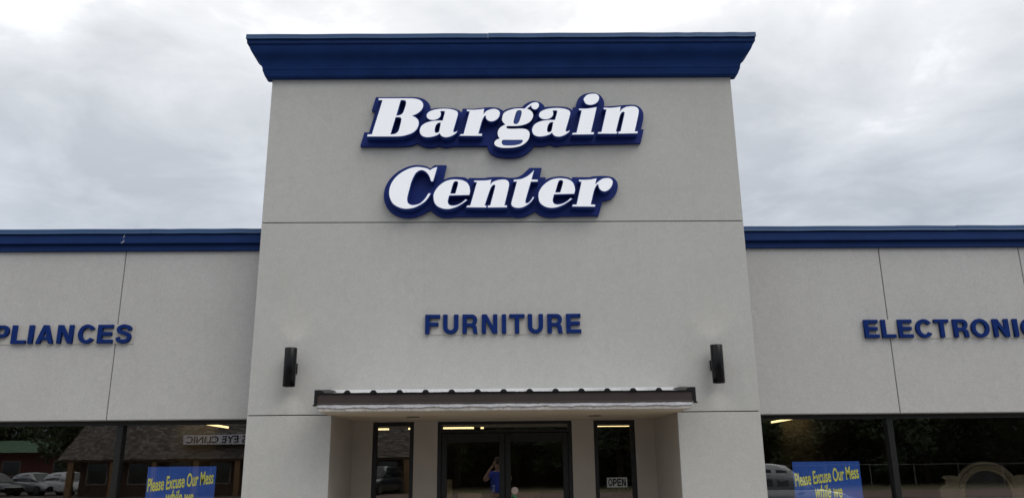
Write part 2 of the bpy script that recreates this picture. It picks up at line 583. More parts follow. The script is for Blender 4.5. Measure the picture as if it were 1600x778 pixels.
# ---- wings
def wing(sign):
    if sign < 0:
        x_in, joints, x_out = XL + 0.003, [-4.873, -6.80, -8.70], -10.6
    else:
        x_in, joints, x_out = XR - 0.003, [5.118, 7.015, 8.92], 10.8
    W0 = 2.207                                # window head
    edges = [x_in] + joints + [x_out]
    lo, hi = min(x_in, x_out), max(x_in, x_out)
    w = MB()
    w.box(lo, hi, WY + 0.014, WY + 0.30, W0 + 0.002, 4.52)
    w.box(lo, hi, WY + 0.014, WY + 0.30, 0.0, 0.30)
    wl = put('wing_wall', w, [GROOVE], store)
    for a, c in zip(edges[:-1], edges[1:]):
        a, c = min(a, c), max(a, c)
        for z0, z1 in ((W0, 4.40), (0.0, 0.30)):
            q = MB()
            q.cbox(a + GW, c - GW, WY, WY + 0.0145, z0, z1, 0.004)
            if z0 > 1:
                q.box(a + GW, c - GW, WY + 0.0146, WY + 0.15, W0 - 0.003, W0 + 0.010)
            put('wall_panel', q, [STUCCO_W], wl)
    # parapet trim: lower band, fascia board, metal cap
    t = MB()
    t.cbox(lo, hi, WY - 0.045, WY + 0.2, 4.372, 4.4595, 0.006)
    trim = put('parapet_trim', t, [NAVY], store)
    t = MB()
    t.cbox(lo, hi, WY - 0.098, WY + 0.2, 4.4605, 4.585, 0.006)
    put('fascia_board', t, [NAVY], trim)
    segs = [(lo, -8.1), (-8.098, -4.52), (-4.518, hi)] if sign < 0 else [(lo, 6.16), (6.162, 9.2), (9.202, hi)]
    coping_run(segs, 4.590, 4.652, WY - 0.115, WY + 0.35, 'w', trim)
    if sign < 0:                              # two paint chips in the fascia
        t = MB()
        for (x, z, wx, hz_) in ((-4.88, 4.556, 0.012, 0.026), (-4.895, 4.475, 0.022, 0.013), (-4.878, 4.492, 0.008, 0.022)):
            y = WY - 0.0988
            t.add([(x - wx, y, z - hz_), (x, y - 0.0004, z - hz_ * 0.6), (x + wx, y, z + hz_ * 0.4), (x + wx * 0.5, y, z + hz_), (x - wx * 0.3, y - 0.0004, z + hz_ * 0.2)], [(0, 1, 2, 3, 4)])
        put('paint_chip', t, [mat('chip_white', (0.42, 0.42, 0.43), 0.8)], trim)
    # window band
    mull = [-4.752, -6.62, -8.5] if sign < 0 else [5.035, 6.93, 8.83]
    win = MB()
    win.box(lo, hi, WY + 0.150, WY + 0.255, W0 - 0.058, W0 - 0.0035)
    wo = put('window_band', win, [FRAME], store)
    q = MB(); q.box(lo, hi, WY + 0.150, WY + 0.255, 0.301, 0.37); put('sill', q, [FRAME], wo)
    for x in mull + [x_in - sign * 0.0 + sign * 0.03, x_out - sign * 0.03]:
        q = MB(); q.cbox(x - 0.037, x + 0.037, WY + 0.138, WY + 0.262, 0.371, W0 - 0.059, 0.004)
        put('mullion', q, [FRAME], wo)
    ee = sorted([x_in + sign * 0.03, x_out - sign * 0.03] + mull)
    for a, c in zip(ee[:-1], ee[1:]):
        q = MB(); q.box(a + 0.036, c - 0.036, WY + 0.197, WY + 0.203, 0.371, W0 - 0.058)
        put('pane', q, [GLASS], wo)
wing(-1)
wing(1)

# ---- entrance recess
AY = 1.46
for x0, x1 in ((OL - 0.05, OL), (OR, OR + 0.05)):
    r = MB(); r.box(x0, x1, 0.0147, AY + 0.15, 0, SOF)
    put('recess_side_wall', r, [ALCOVE], store)
SL, DR, SR = (-1.687, -1.131), (-0.811, 1.012), (1.309, 1.873)
HEAD = 2.194
r = MB()
xs = [OL, SL[0], SL[1], DR[0], DR[1], SR[0], SR[1], OR]
for a, c in ((0, 1), (2, 3), (4, 5), (6, 7)):
    r.box(xs[a] + (0.0005 if a == 0 else 0), xs[c] - (0.0005 if c == 7 else 0), AY, AY + 0.15, 0, HEAD)
r.box(OL + 0.0005, OR - 0.0005, AY, AY + 0.15, HEAD + 0.0005, SOF - 0.0005)
put('recess_back_wall', r, [ALCOVE], store)
s = MB()
s.box(OL - 0.004, OR + 0.004, 0.0, AY + 0.2, SOF, SOF + 0.02)
s.box(-1.980, 2.150, -0.640, -0.001, SOF, SOF + 0.02)
put('soffit', s, [SOFFIT], store)
for x, y in ((-1.045, 0.50), (1.228, 0.58)):
    q = MB(); q.cyl((x, y, SOF - 0.006), 0.082, 0.0055, n=28)
    so = put('soffit_light', q, [BLACKM], store)
    q = MB(); q.cyl((x, y, SOF - 0.0075), 0.062, 0.0012, n=24)
    put('lens', q, [mat('lamp_lens_off', (0.10, 0.08, 0.06), 0.4)], so)

def framed_pane(name, x0, x1, z0, z1, parent, w=0.055, y0=AY + 0.02, y1=AY + 0.13):
    q = MB()
    q.box(x0 + 0.001, x0 + w, y0, y1, z0, z1)
    q.box(x1 - w, x1 - 0.001, y0, y1, z0, z1)
    q.box(x0 + w, x1 - w, y0, y1, z1 - w, z1)
    q.box(x0 + w, x1 - w, y0, y1, z0, z0 + w)
    fr = put(name, q, [FRAME], parent)
    q = MB(); q.box(x0 + w - 0.004, x1 - w + 0.004, y0 + 0.05, y0 + 0.056, z0 + w - 0.004, z1 - w + 0.004)
    put('pane', q, [GLASS], fr)
    return fr
framed_pane('sidelight', SL[0], SL[1], 0.0, HEAD, store)
framed_pane('sidelight', SR[0], SR[1], 0.0, HEAD, store)
# door frame with shallow transom
dz = 2.045
q = MB()
q.box(DR[0] + 0.001, DR[0] + 0.05, AY + 0.02, AY + 0.13, 0, HEAD)
q.box(DR[1] - 0.05, DR[1] - 0.001, AY + 0.02, AY + 0.13, 0, HEAD)
q.box(DR[0] + 0.05, DR[1] - 0.05, AY + 0.02, AY + 0.13, HEAD - 0.04, HEAD)
q.box(DR[0] + 0.05, DR[1] - 0.05, AY + 0.02, AY + 0.13, dz, dz + 0.035)
dframe = put('door_frame', q, [FRAME], store)
q = MB(); q.box(DR[0] + 0.046, DR[1] - 0.046, AY + 0.07, AY + 0.076, dz + 0.031, HEAD - 0.036)
put('transom_pane', q, [GLASS], dframe)
mid = 0.5 * (DR[0] + DR[1])
for x0, x1, hx in ((DR[0] + 0.053, mid - 0.003, mid - 0.10), (mid + 0.003, DR[1] - 0.053, mid + 0.10)):
    y0, y1 = AY + 0.045, AY + 0.092
    q = MB()
    q.cbox(x0, x0 + 0.075, y0, y1, 0.01, dz - 0.006, 0.003)
    q.cbox(x1 - 0.075, x1, y0, y1, 0.01, dz - 0.006, 0.003)
    q.cbox(x0 + 0.075, x1 - 0.075, y0, y1, dz - 0.125, dz - 0.006, 0.003)
    q.cbox(x0 + 0.075, x1 - 0.075, y0, y1, 0.01, 0.26, 0.003)
    d = put('door', q, [FRAME], store)
    q = MB(); q.box(x0 + 0.071, x1 - 0.071, y0 + 0.020, y0 + 0.026, 0.256, dz - 0.121)
    put('pane', q, [GLASS], d)
    q = MB(); q.tube([(hx, y0 - 0.002, 0.95), (hx, y0 - 0.06, 0.95), (hx, y0 - 0.06, 1.20), (hx, y0 - 0.002, 1.20)], 0.011, 8)
    put('handle', q, [BLACKM], d)

# ---- canopy over the entrance
CX0, CX1, CY = -2.018, 2.210, -0.655
q = MB()
n = 60
prof = [(CY, 2.286), (CY - 0.010, 2.280), (CY - 0.010, 2.288), (CY - 0.002, 2.300), (CY, 2.398), (CY + 0.004, 2.404), (CY + 0.02, 2.404), (CY + 0.02, 2.286)]
q.rings([[(CX0 + 0.03 + (CX1 - CX0 - 0.06) * i / n, y + 0.0012 * math.sin(i * 0.9) + 0.0008 * math.sin(i * 2.3), z + 0.0012 * math.sin(i * 0.47)) for y, z in prof] for i in range(n + 1)], True)
canopy = put('canopy', q, [BRONZE], store)
# roofing sheets with trapezoid ribs
rib_x = [-1.656 + 0.2879 * i for i in range(13)]
zf, zb = 2.408, 2.468
def roof_z(y):
    return zf + (zb - zf) * (y - CY) / (0 - CY)
sheet = MB()
hts = []
x = CX0 + 0.02
line = [(CX0 + 0.02, 0)]
for rx in rib_x:
    for dx, h in ((-0.040, 0), (-0.018, 0.025), (0.018, 0.025), (0.040, 0)):
        line.append((rx + dx, h))
    for dx in (0.115, 0.175):
        if rx + dx + 0.05 < CX1:
            line += [(rx + dx - 0.018, 0), (rx + dx, 0.006), (rx + dx + 0.018, 0)]
line.append((CX1 - 0.02, 0))
rows = []
for y, tdz in ((CY - 0.012, 0), (-0.003, 0)):
    rows.append([(xx, y, roof_z(y) + h) for xx, h in line])
rows2 = [[(a, y, z - 0.0035) for a, y, z in rr] for rr in rows]
m_ = len(line)
vs = rows[0] + rows[1] + rows2[0] + rows2[1]
fs = []
for i in range(m_ - 1):
    fs += [(i, i + 1, m_ + i + 1, m_ + i), (2 * m_ + i, 3 * m_ + i, 3 * m_ + i + 1, 2 * m_ + i + 1), (i, 2 * m_ + i, 2 * m_ + i + 1, i + 1)]
sheet.add(vs, fs)
put('roof_sheet', sheet, [GALV], canopy)
for rx in rib_x:                              # dark foam closure showing in the end of each rib
    q = MB()
    z = roof_z(CY - 0.012)
    pts = [(rx - 0.046, z - 0.004), (rx + 0.046, z - 0.004), (rx + 0.040, z + 0.002), (rx + 0.020, z + 0.026), (rx + 0.012, z + 0.029), (rx - 0.012, z + 0.029), (rx - 0.020, z + 0.026), (rx - 0.040, z + 0.002)]
    q.rings([[(a, CY - 0.022, b) for a, b in pts], [(a, CY - 0.0125, b) for a, b in pts]], True)
    put('rib_closure', q, [BLACKM], canopy)
q = MB()
for i in range(40):                           # ragged drip edge line
    a = CX0 + 0.1 + i * (CX1 - CX0 - 0.2) / 40
    q.box(a, a + (CX1 - CX0 - 0.2) / 40, CY - 0.016, CY - 0.0125, 2.400, 2.4075 + random.uniform(0, 0.003))
put('drip_edge', q, [BLACKM], canopy)
q = MB(); q.box(CX0 + 0.03, CX1 - 0.03, -0.0125, -0.0005, 2.462, 2.5005)
put('wall_flashing', q, [GALV], canopy)
for s_, x0, x1 in ((-1, CX0, CX0 + 0.032), (1, CX1 - 0.032, CX1)):   # rake trims
    q = MB()
    pr = [(CY - 0.015, 2.283), (CY - 0.015, 2.440), (CY + 0.03, 2.446), (-0.002, 2.506), (-0.002, 2.33), (CY + 0.30, 2.30)]
    q.rings([[(x0, y, z) for y, z in pr], [(x1, y, z) for y, z in pr]], True)
    # flange folded over the roof
    xa, xb = (x1, x1 + 0.085) if s_ < 0 else (x0 - 0.085, x0)
    zz = roof_z(CY) + 0.004
    xi = xb if s_ < 0 else xa
    xo = xa if s_ < 0 else xb
    q.rings([[(xo, y, roof_z(y) - 0.01), (xi, y, roof_z(y) - 0.002), (xi - s_ * -0.0 + s_ * 0.03, y, roof_z(y) + 0.026), (xo, y, roof_z(y) + 0.036)] for y in (CY - 0.0145, -0.004)], True)
    q.box(CX0 - 0.012 if s_ < 0 else CX1 - 0.02, CX0 + 0.02 if s_ < 0 else CX1 + 0.012, CY - 0.018, CY + 0.05, 2.268, 2.2825)
    put('rake_trim', q, [BLACKM], canopy)
# rough band below the fascia: torn membrane over a raw plaster edge
def ragged(x0, x1, nseg, y0, z_lo, z_hi, amp_lo, amp_hi, amp_y, rows_=5):
    mb_ = MB()
    lo_ = [z_lo + amp_lo * (random.uniform(-1, 1) * 0.6 + math.sin(i * 0.37 + 1.0) * 0.6) for i in range(nseg + 1)]
    hi_ = [z_hi + amp_hi * (random.uniform(-1, 1) * 0.6 + math.sin(i * 0.23 + 2.0) * 0.6) for i in range(nseg + 1)]
    rr = []
    for i in range(nseg + 1):
        xx = x0 + (x1 - x0) * i / nseg
        ring = []
        for k in range(rows_):
            t = k / (rows_ - 1)
            ring.append((xx, y0 + random.uniform(-amp_y, amp_y), lo_[i] + (hi_[i] - lo_[i]) * t))
        ring += [(xx, y0 + 0.03, hi_[i]), (xx, y0 + 0.03, lo_[i])]
        rr.append(ring)
    mb_.rings(rr, True)
    return mb_
put('plaster_edge', ragged(-1.985, 2.150, 150, -0.648, 2.203, 2.262, 0.0022, 0.0, 0.003), [PLASTER], canopy, smooth=True)
put('torn_membrane', ragged(-1.990, 2.165, 170, -0.659, 2.243, 2.284, 0.0085, 0.0, 0.0035), [WRAP], canopy, smooth=True)
q = MB()
q.box(-1.980, 2.145, -0.60, 0.0, SOF + 0.022, 2.30)
q.rings([[(CX0 + 0.04, -0.594, 2.302), (CX0 + 0.04, -0.001, 2.302), (CX0 + 0.04, -0.001, 2.47), (CX0 + 0.04, -0.594, 2.39)], [(CX1 - 0.04, -0.594, 2.302), (CX1 - 0.04, -0.001, 2.302), (CX1 - 0.04, -0.001, 2.47), (CX1 - 0.04, -0.594, 2.39)]], True)
put('canopy_core', q, [PLASTER], canopy)

# ---- the sales floor behind the glass
IN_X0, IN_X1, IN_Y1, CEIL = -10.55, 10.75, 31.0, 3.09
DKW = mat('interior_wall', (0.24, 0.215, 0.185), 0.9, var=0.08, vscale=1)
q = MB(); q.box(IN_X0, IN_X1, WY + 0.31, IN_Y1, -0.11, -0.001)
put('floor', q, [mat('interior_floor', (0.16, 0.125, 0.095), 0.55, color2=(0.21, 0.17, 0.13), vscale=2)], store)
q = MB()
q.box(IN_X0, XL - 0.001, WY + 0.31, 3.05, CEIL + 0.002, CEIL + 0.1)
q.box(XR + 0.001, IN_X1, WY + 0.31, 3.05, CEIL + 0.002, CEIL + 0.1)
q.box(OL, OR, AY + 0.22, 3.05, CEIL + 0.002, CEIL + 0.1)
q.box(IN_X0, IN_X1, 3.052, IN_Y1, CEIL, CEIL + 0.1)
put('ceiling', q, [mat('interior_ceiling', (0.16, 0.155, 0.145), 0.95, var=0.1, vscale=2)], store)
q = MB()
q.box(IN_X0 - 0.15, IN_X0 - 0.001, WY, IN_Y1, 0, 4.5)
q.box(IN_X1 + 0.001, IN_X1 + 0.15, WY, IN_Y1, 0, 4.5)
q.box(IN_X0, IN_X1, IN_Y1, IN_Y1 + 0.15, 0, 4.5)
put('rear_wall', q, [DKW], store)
q = MB(); q.box(IN_X0, IN_X1, 3.1, IN_Y1, 4.15, 4.25); put('roof', q, [mat('roof_membrane', (0.4, 0.4, 0.4), 0.9)], store)

# ================================================================== signs on the front
GL = {
 'B': '-1511,6196c -1307,6196 -1095,6195 -1031,6188 -980,6170 -948,6139 -937,6102 -944,6062 -970,6020 -1016,5982 -1079,5951c -1036,5930 -1002,5898 -989,5856 -997,5805 -1024,5754 -1073,5714 -1136,5689 -1208,5672 -1292,5668 -1438,5668 -1639,5669c -1635,5693c -1580,5697c -1460,6170c -1511,6173c | -1227,6172c -1179,6170 -1158,6149 -1159,6109 -1178,6034 -1196,5988 -1227,5963 -1281,5951c | -1287,5933c -1236,5933 -1215,5919 -1212,5885 -1225,5816 -1242,5748 -1267,5714 -1303,5698 -1347,5694c',
 'a': '-889,5955 -874,5992 -832,6021 -764,6041 -668,6049 -573,6041 -509,6018 -490,5989 -493,5955 -519,5852 -547,5740 -541,5724 -517,5727 -497,5738c -502,5724 -528,5698 -580,5668 -632,5656 -679,5665 -706,5687 -717,5713c -748,5687 -810,5665 -883,5657 -941,5677 -968,5716 -971,5762 -949,5813 -897,5852 -824,5875 -751,5883 -682,5883c -655,6001 -663,6016 -691,6019 -718,6012c -709,5984 -713,5949 -741,5915 -793,5896 -846,5900 -878,5923 | -705,5858c -745,5850 -771,5816 -783,5767 -782,5729 -761,5714 -729,5727 -717,5778',
 'a2': '556,5962 573,5999 616,6027 685,6048 781,6056 877,6048 940,6024 958,5996 954,5961 925,5858 892,5746 898,5730 921,5732 943,5744c 937,5730 910,5704 856,5673 803,5661 756,5670 730,5693 720,5719c 688,5693 625,5671 551,5663 493,5682 468,5722 466,5767 490,5819 544,5859 618,5881 693,5889 761,5889c 793,6007 786,6022 757,6026 731,6019c 738,5990 733,5956 704,5921 651,5902 598,5907 566,5930 | 738,5864c 697,5856 670,5822 656,5773 655,5735 676,5719 708,5733 723,5784',
 'r': '-374,6035c -287,6032 -224,6037 -152,6046c -162,5968c -139,5997 -109,6023 -46,6044 7,6040 44,6011 49,5971 28,5919 -15,5885 -57,5874 -99,5885 -125,5917 -129,5954c -147,5948 -174,5897 -192,5840 -227,5701c -179,5700c -183,5673c -463,5676c -449,5695c -412,5698c -335,6012c -370,6015c',
 'g': '81,5919 97,5977 145,6017 220,6042 294,6051 374,6048c 411,6086 465,6126 519,6138 552,6120 555,6085 533,6051 504,6039 475,6051 460,6074 465,6097c 435,6079 400,6045c 442,6028 474,5987 478,5941 456,5890 413,5850 355,5825 281,5810 196,5808 149,5808 131,5791 148,5772 217,5768 322,5770 386,5761 422,5730 430,5685 415,5628 378,5578 319,5538 246,5516 152,5508 68,5511 5,5531 -21,5562 -15,5595 11,5621 48,5635c 29,5669 22,5714 38,5765 75,5803 123,5828c 91,5862 79,5891 | 272,6017 299,6028 326,6022 333,5993 319,5930 297,5867 270,5836 239,5837 225,5856 234,5907 253,5976 | 73,5573 77,5606 100,5618 215,5617 331,5617 343,5600 325,5572 288,5553 236,5542 152,5539 94,5545',
 'i': '1075,6047c 1166,6047 1230,6055 1303,6068c 1216,5718c 1255,5718c 1249,5692c 976,5689c 985,5710c 1033,5712c 1110,6024c 1075,6028c | 1140,6175 1155,6210 1188,6241 1242,6256 1301,6254 1335,6227 1339,6192 1319,6146 1275,6113 1221,6102 1168,6117',
 'n': '1395,6059c 1475,6057 1550,6064 1615,6073c 1599,6000c 1635,6041 1689,6070 1754,6079 1807,6073 1840,6046 1846,6006 1835,5948 1779,5728c 1819,5728c 1814,5705c 1568,5700c 1575,5725c 1599,5729c 1661,5971 1662,5995 1644,6005 1616,5983 1595,5937 1537,5728c 1556,5725c 1547,5700c 1304,5701c 1313,5718c 1353,5722c 1432,6035c 1395,6041c',
 'C': '-744,5250c -791,5235 -832,5209c -874,5232 -936,5246 -1008,5251 -1091,5232 -1183,5183 -1263,5112 -1317,5024 -1337,4932 -1329,4856 -1294,4780 -1242,4737 -1180,4710 -1109,4702 -1027,4715 -957,4747 -896,4790 -851,4843 -821,4900c -847,4900c -887,4833 -937,4779 -987,4754 -1049,4747 -1095,4769 -1111,4807 -1108,4866 -1089,4953 -1066,5051 -1037,5127 -1007,5177 -966,5206 -925,5210 -883,5187 -851,5149 -830,5105 -817,5063c -793,5061c',
 'e': '-339,4879c -329,4928 -339,4994 -370,5043 -422,5071 -484,5082 -556,5082 -639,5058 -720,4995 -771,4919 -783,4854 -768,4778 -727,4730 -665,4703 -593,4697 -512,4718 -441,4755 -366,4811c -382,4820c -431,4777 -492,4745 -553,4738 -589,4751 -605,4783 -603,4821 -589,4874c | -577,4894c -546,5016 -530,5051 -505,5062 -479,5049 -481,5011 -511,4895c',
 'e2': '976,4890c 988,4939 979,5004 950,5054 899,5082 837,5093 764,5093 681,5069 596,5006 543,4929 529,4864 540,4788 581,4740 642,4712 713,4707 796,4728 869,4765 946,4821c 931,4830c 880,4787 817,4755 756,4747 720,4761 705,4793 708,4831 724,4884c | 737,4905c 773,5027 789,5062 815,5073 841,5060 838,5021 803,4906c',
 'n2': '-276,5067c -198,5068 -126,5070 -62,5078c -79,5009c -43,5047 9,5069 71,5080 128,5074 158,5041 156,4981 99,4739c 132,4737c 130,4715c -106,4714c -104,4736c -75,4740c -12,4987 -14,5008 -35,5012 -64,4982 -87,4927 -147,4740c -124,4736c -128,4714c -372,4718c -362,4737c -323,4741c -241,5048c -276,5050c',
 't': '477,5205c 445,5167 392,5123 330,5092 278,5081 221,5076c 221,5054c 262,5054c 224,4905 192,4785 190,4748 212,4721 263,4707 325,4715 387,4747 439,4795 473,4844c 458,4847c 434,4806 403,4774 372,4766 362,4785 373,4839 435,5053c 519,5053c 523,5075c 443,5079c',
 'r2': '1043,5074c 1121,5073 1193,5078 1265,5092c 1245,5010c 1286,5048 1339,5084 1397,5095 1443,5086 1466,5053 1458,5004 1427,4955 1379,4924 1338,4924 1303,4950 1289,4988 1287,5013c 1263,5004 1236,4955 1218,4901 1179,4747c 1235,4743c 1230,4720c 949,4723c 955,4745c 1004,4746c 1076,5049c 1045,5052c',
 'back1': '-1743,5581c -1698,5772c -1637,5772c -1563,6072c -1613,6074c -1567,6267c -1151,6269 -1044,6266 -958,6246 -893,6201 -857,6143 -848,6096c -794,6110 -687,6114 -591,6110 -526,6098 -467,6069 -445,6048c -430,6103c -291,6100 -130,6119 -46,6121 29,6109 83,6080 99,6070c 147,6097 223,6115 341,6123c 379,6161 439,6196 504,6211 568,6196 616,6161 639,6122c 731,6131 817,6131 914,6123 978,6093 999,6075c 1009,6119c 1049,6119c 1054,6175 1085,6246 1146,6299 1223,6322 1299,6326 1368,6293 1409,6234 1421,6181 1418,6130c 1559,6139 1721,6153 1819,6151 1882,6121 1922,6057 1926,5975 1907,5882 1885,5807c 1922,5807c 1872,5618c 862,5597c 803,5581 740,5586 696,5607c 623,5586 559,5581 487,5585c 450,5533 385,5476 300,5437 205,5423 89,5426 -6,5445 -74,5489 -106,5545 -109,5585c -564,5581c -638,5567 -691,5572 -733,5590c -796,5572 -870,5568 -944,5584 -1014,5625c -1082,5596 -1166,5584 -1293,5580',
 'back2': '-834,5276c -895,5304 -968,5319 -1052,5319 -1146,5291 -1259,5225 -1350,5130 -1404,5026 -1419,4927 -1408,4828 -1364,4741 -1295,4676 -1212,4638 -1119,4623 -1016,4634 -924,4669 -863,4707 -830,4723c -775,4674 -723,4643 -661,4625 -579,4626 -507,4633c 203,4632c 254,4623 316,4626 389,4645 452,4679 492,4699c 542,4657 603,4630 676,4622 748,4624 811,4635c 1289,4638c 1349,4840c 1406,4845 1470,4872 1526,4938 1548,5015 1542,5082 1503,5135 1441,5160 1346,5166 1241,5161 1188,5150 972,5151c 961,5126c 918,5148 835,5162 751,5157 677,5140 629,5118c 632,5149c 556,5150c 583,5278c 427,5279c 384,5236 331,5186 268,5153 205,5145 135,5148 82,5156 9,5157 -96,5152 -148,5143 -342,5144c -357,5127c -396,5149 -459,5157 -532,5159 -605,5147 -673,5119c -633,5318c -790,5318c',
}
def loops_of(key):
    res = []
    for part_ in GL[key].split('|'):
        pts = []
        for tok in part_.split():
            k = tok.endswith('c')
            a, b_ = tok.rstrip('c').split(',')
            pts.append((int(a) / 1000, int(b_) / 1000, k))
        res.append(spline(pts))
    return res
def channel_sign(label, back, letters, base):
    s = root('channel_letter_sign', label, 'sign', base)
    put('backer_panel', plate(loops_of(back), -0.060, -0.004, [SIGN_BLUE], 'backer_panel'), None, s)
    for k in letters:
        lp = loops_of(k)
        dots = [lp]
        body = []
        for i, l in enumerate(lp):
            hole = i > 0 and k != 'i'
            body.append(offset(l, -0.007 if hole else 0.009))
        o = put('letter', plate(body, -0.168, -0.0605, [SIGN_TRIM], 'letter'), None, s)
        put('letter_face', plate(lp, -0.1715, -0.1681, [SIGN_WHITE], 'letter_face'), None, o)
    return s
channel_sign('large navy backed sign of white raised italic letters reading Bargain', 'back1', ['B', 'a', 'r', 'g', 'a2', 'i', 'n'], (0.09, 0, 5.43))
channel_sign('navy backed sign of white raised italic letters reading Center', 'back2', ['C', 'e', 'n2', 't', 'e2', 'r2'], (0.06, 0, 4.63))

# ---- plain block letters
SW, HB = 0.225, 0.19
def ell(cx, cz, rx, rz, a0, a1, n=14):
    return [(cx + rx * math.cos(math.radians(a0 + (a1 - a0) * i / n)), cz + rz * math.sin(math.radians(a0 + (a1 - a0) * i / n))) for i in range(n + 1)]
def stroke(pts, th, sub=6):
    """open path -> outline of a stroke of width th with square ends"""
    P = [Vector(p) for p in pts]
    c = []
    for i in range(len(P) - 1):
        p0, p1, p2, p3 = P[max(0, i - 1)], P[i], P[i + 1], P[min(len(P) - 1, i + 2)]
        for k in range(sub):
            s = k / sub
            c.append(0.5 * ((2 * p1) + (p2 - p0) * s + (2*p0 - 5*p1 + 4*p2 - p3) * s*s + (3*p1 - p0 - 3*p2 + p3) * s**3))
    c.append(P[-1])
    l, r_ = [], []
    for i, p in enumerate(c):
        d = (c[min(i + 1, len(c) - 1)] - c[max(i - 1, 0)]).normalized()
        nn = Vector((-d.y, d.x)) * th / 2
        l.append(tuple(p + nn))
        r_.append(tuple(p - nn))
    return l + r_[::-1]
def glyph(ch):
    s, h = SW, HB
    if ch == 'I': return 0.225, [[(0, 0), (s, 0), (s, 1), (0, 1)]]
    if ch == 'L': return 0.72, [[(0, 0), (.72, 0), (.72, h), (s, h), (s, 1), (0, 1)]]
    if ch == 'T': return 0.78, [[(.39 - s/2, 0), (.39 + s/2, 0), (.39 + s/2, 1 - h), (.78, 1 - h), (.78, 1), (0, 1), (0, 1 - h), (.39 - s/2, 1 - h)]]
    if ch == 'F': return 0.74, [[(0, 0), (s, 0), (s, .40), (.66, .40), (.66, .40 + h), (s, .40 + h), (s, 1 - h), (.74, 1 - h), (.74, 1), (0, 1)]]
    if ch == 'E': return 0.76, [[(0, 0), (.76, 0), (.76, h), (s, h), (s, .41), (.70, .41), (.70, .41 + h), (s, .41 + h), (s, 1 - h), (.74, 1 - h), (.74, 1), (0, 1)]]
    if ch == 'N': return 0.79, [[(0, 0), (s - .01, 0), (s - .01, .66), (.55, 0), (.79, 0), (.79, 1), (.79 - s + .01, 1), (.79 - s + .01, .36), (.25, 1), (0, 1)]]
    if ch == 'A': return 0.90, [[(0, 0), (.235, 0), (.30, .20), (.60, .20), (.665, 0), (.90, 0), (.575, 1), (.325, 1)], [(.355, .37), (.545, .37), (.45, .70)]]
    if ch == 'U':
        o = [(0, 1), (0, .36)] + ell(.385, .36, .385, .37, 180, 360)[1:] + [(.77, 1), (.77 - s, 1), (.77 - s, .36)] + ell(.385, .36, .385 - s, .17, 360, 180)[1:] + [(s, 1)]
        return 0.77, [o]
    if ch == 'P':
        return 0.76, [[(0, 0), (s, 0), (s, .34), (.46, .34)] + ell(.46, .67, .30, .33, -90, 90)[1:] + [(0, 1)],
                      [(s, .52), (.44, .52)] + ell(.44, .67, .10, .15, -90, 90)[1:] + [(s, .82)]]
    if ch == 'R':
        return 0.80, [[(0, 0), (s, 0), (s, .36), (.40, .36), (.49, .33), (.53, .24), (.545, .08), (.565, 0), (.80, 0), (.765, .06), (.755, .20), (.74, .34), (.69, .42), (.62, .455), (.70, .51)]
                      + ell(.48, .715, .28, .285, -35, 90)[1:] + [(0, 1)],
                      [(s, .54), (.45, .54)] + ell(.45, .68, .095, .14, -90, 90)[1:] + [(s, .82)]]
    if ch == 'O': return 0.97, [ell(.485, .5, .485, .52, 0, 360, 36)[:-1], ell(.485, .5, .265, .325, 0, 360, 30)[:-1]]
    if ch == 'C':
        return 0.90, [ell(.47, .5, .47, .52, 33, 327, 30) + ell(.47, .5, .245, .325, 322, 38, 26)]
    if ch == 'S':
        return 0.84, [stroke([(.725, .70), (.66, .845), (.42, .915), (.20, .855), (.135, .735), (.20, .62), (.42, .545), (.65, .455), (.715, .31), (.64, .155), (.42, .085), (.19, .145), (.105, .31)], .20)]
def block_sign(label, word, xs_, z0, hgt, yb, base, strip):
    s = root('block_letter_sign', label, 'sign', base)
    q = MB(); q.cbox(strip[0], strip[1], yb - 0.007, yb - 0.0005, z0 - 0.008, z0 + hgt + 0.006, 0.001)
    put('mounting_strip', q, [STRIP], s)
    for ch, (a, c) in zip(word, xs_):
        w, lp = glyph(ch)
        k = (c - a) / w
        L = [[(a + x * k, z0 + z * hgt) for x, z in l] for l in lp]
        put('letter', plate(L, yb - 0.046, yb - 0.0072, [LETTER_BLUE], 'letter', bevel=0.004), None, s)
block_sign('row of blue block letters reading FURNITURE between the two wall lamps', 'FURNITURE',
           [(-0.87, -0.689), (-0.654, -0.467), (-0.418, -0.230), (-0.184, 0.006), (0.060, 0.113), (0.151, 0.338), (0.376, 0.562), (0.614, 0.802), (0.844, 1.025)],
           3.156, 0.236, 0.0, (0.08, 0, 3.15), (-0.80, 1.030))
block_sign('row of blue block letters on the left wing ending in PLIANCES', 'APPLIANCES',
           [(-6.895, -6.675), (-6.640, -6.455), (-6.400, -6.215), (-6.177, -5.995), (-5.966, -5.905), (-5.868, -5.645), (-5.602, -5.405), (-5.341, -5.130), (-5.095, -4.900), (-4.866, -4.662)],
           3.163, 0.237, WY, (-5.78, WY, 3.15), (-6.93, -4.640))
block_sign('row of blue block letters on the right wing reading ELECTRONIC', 'ELECTRONICS',
           [(4.776, 4.966), (5.003, 5.185), (5.222, 5.412), (5.453, 5.668), (5.700, 5.893), (5.948, 6.150), (6.185, 6.422), (6.475, 6.680), (6.742, 6.800), (6.845, 7.060), (7.095, 7.295)],
           3.160, 0.237, WY, (6.03, WY, 3.15), (4.93, 7.32))

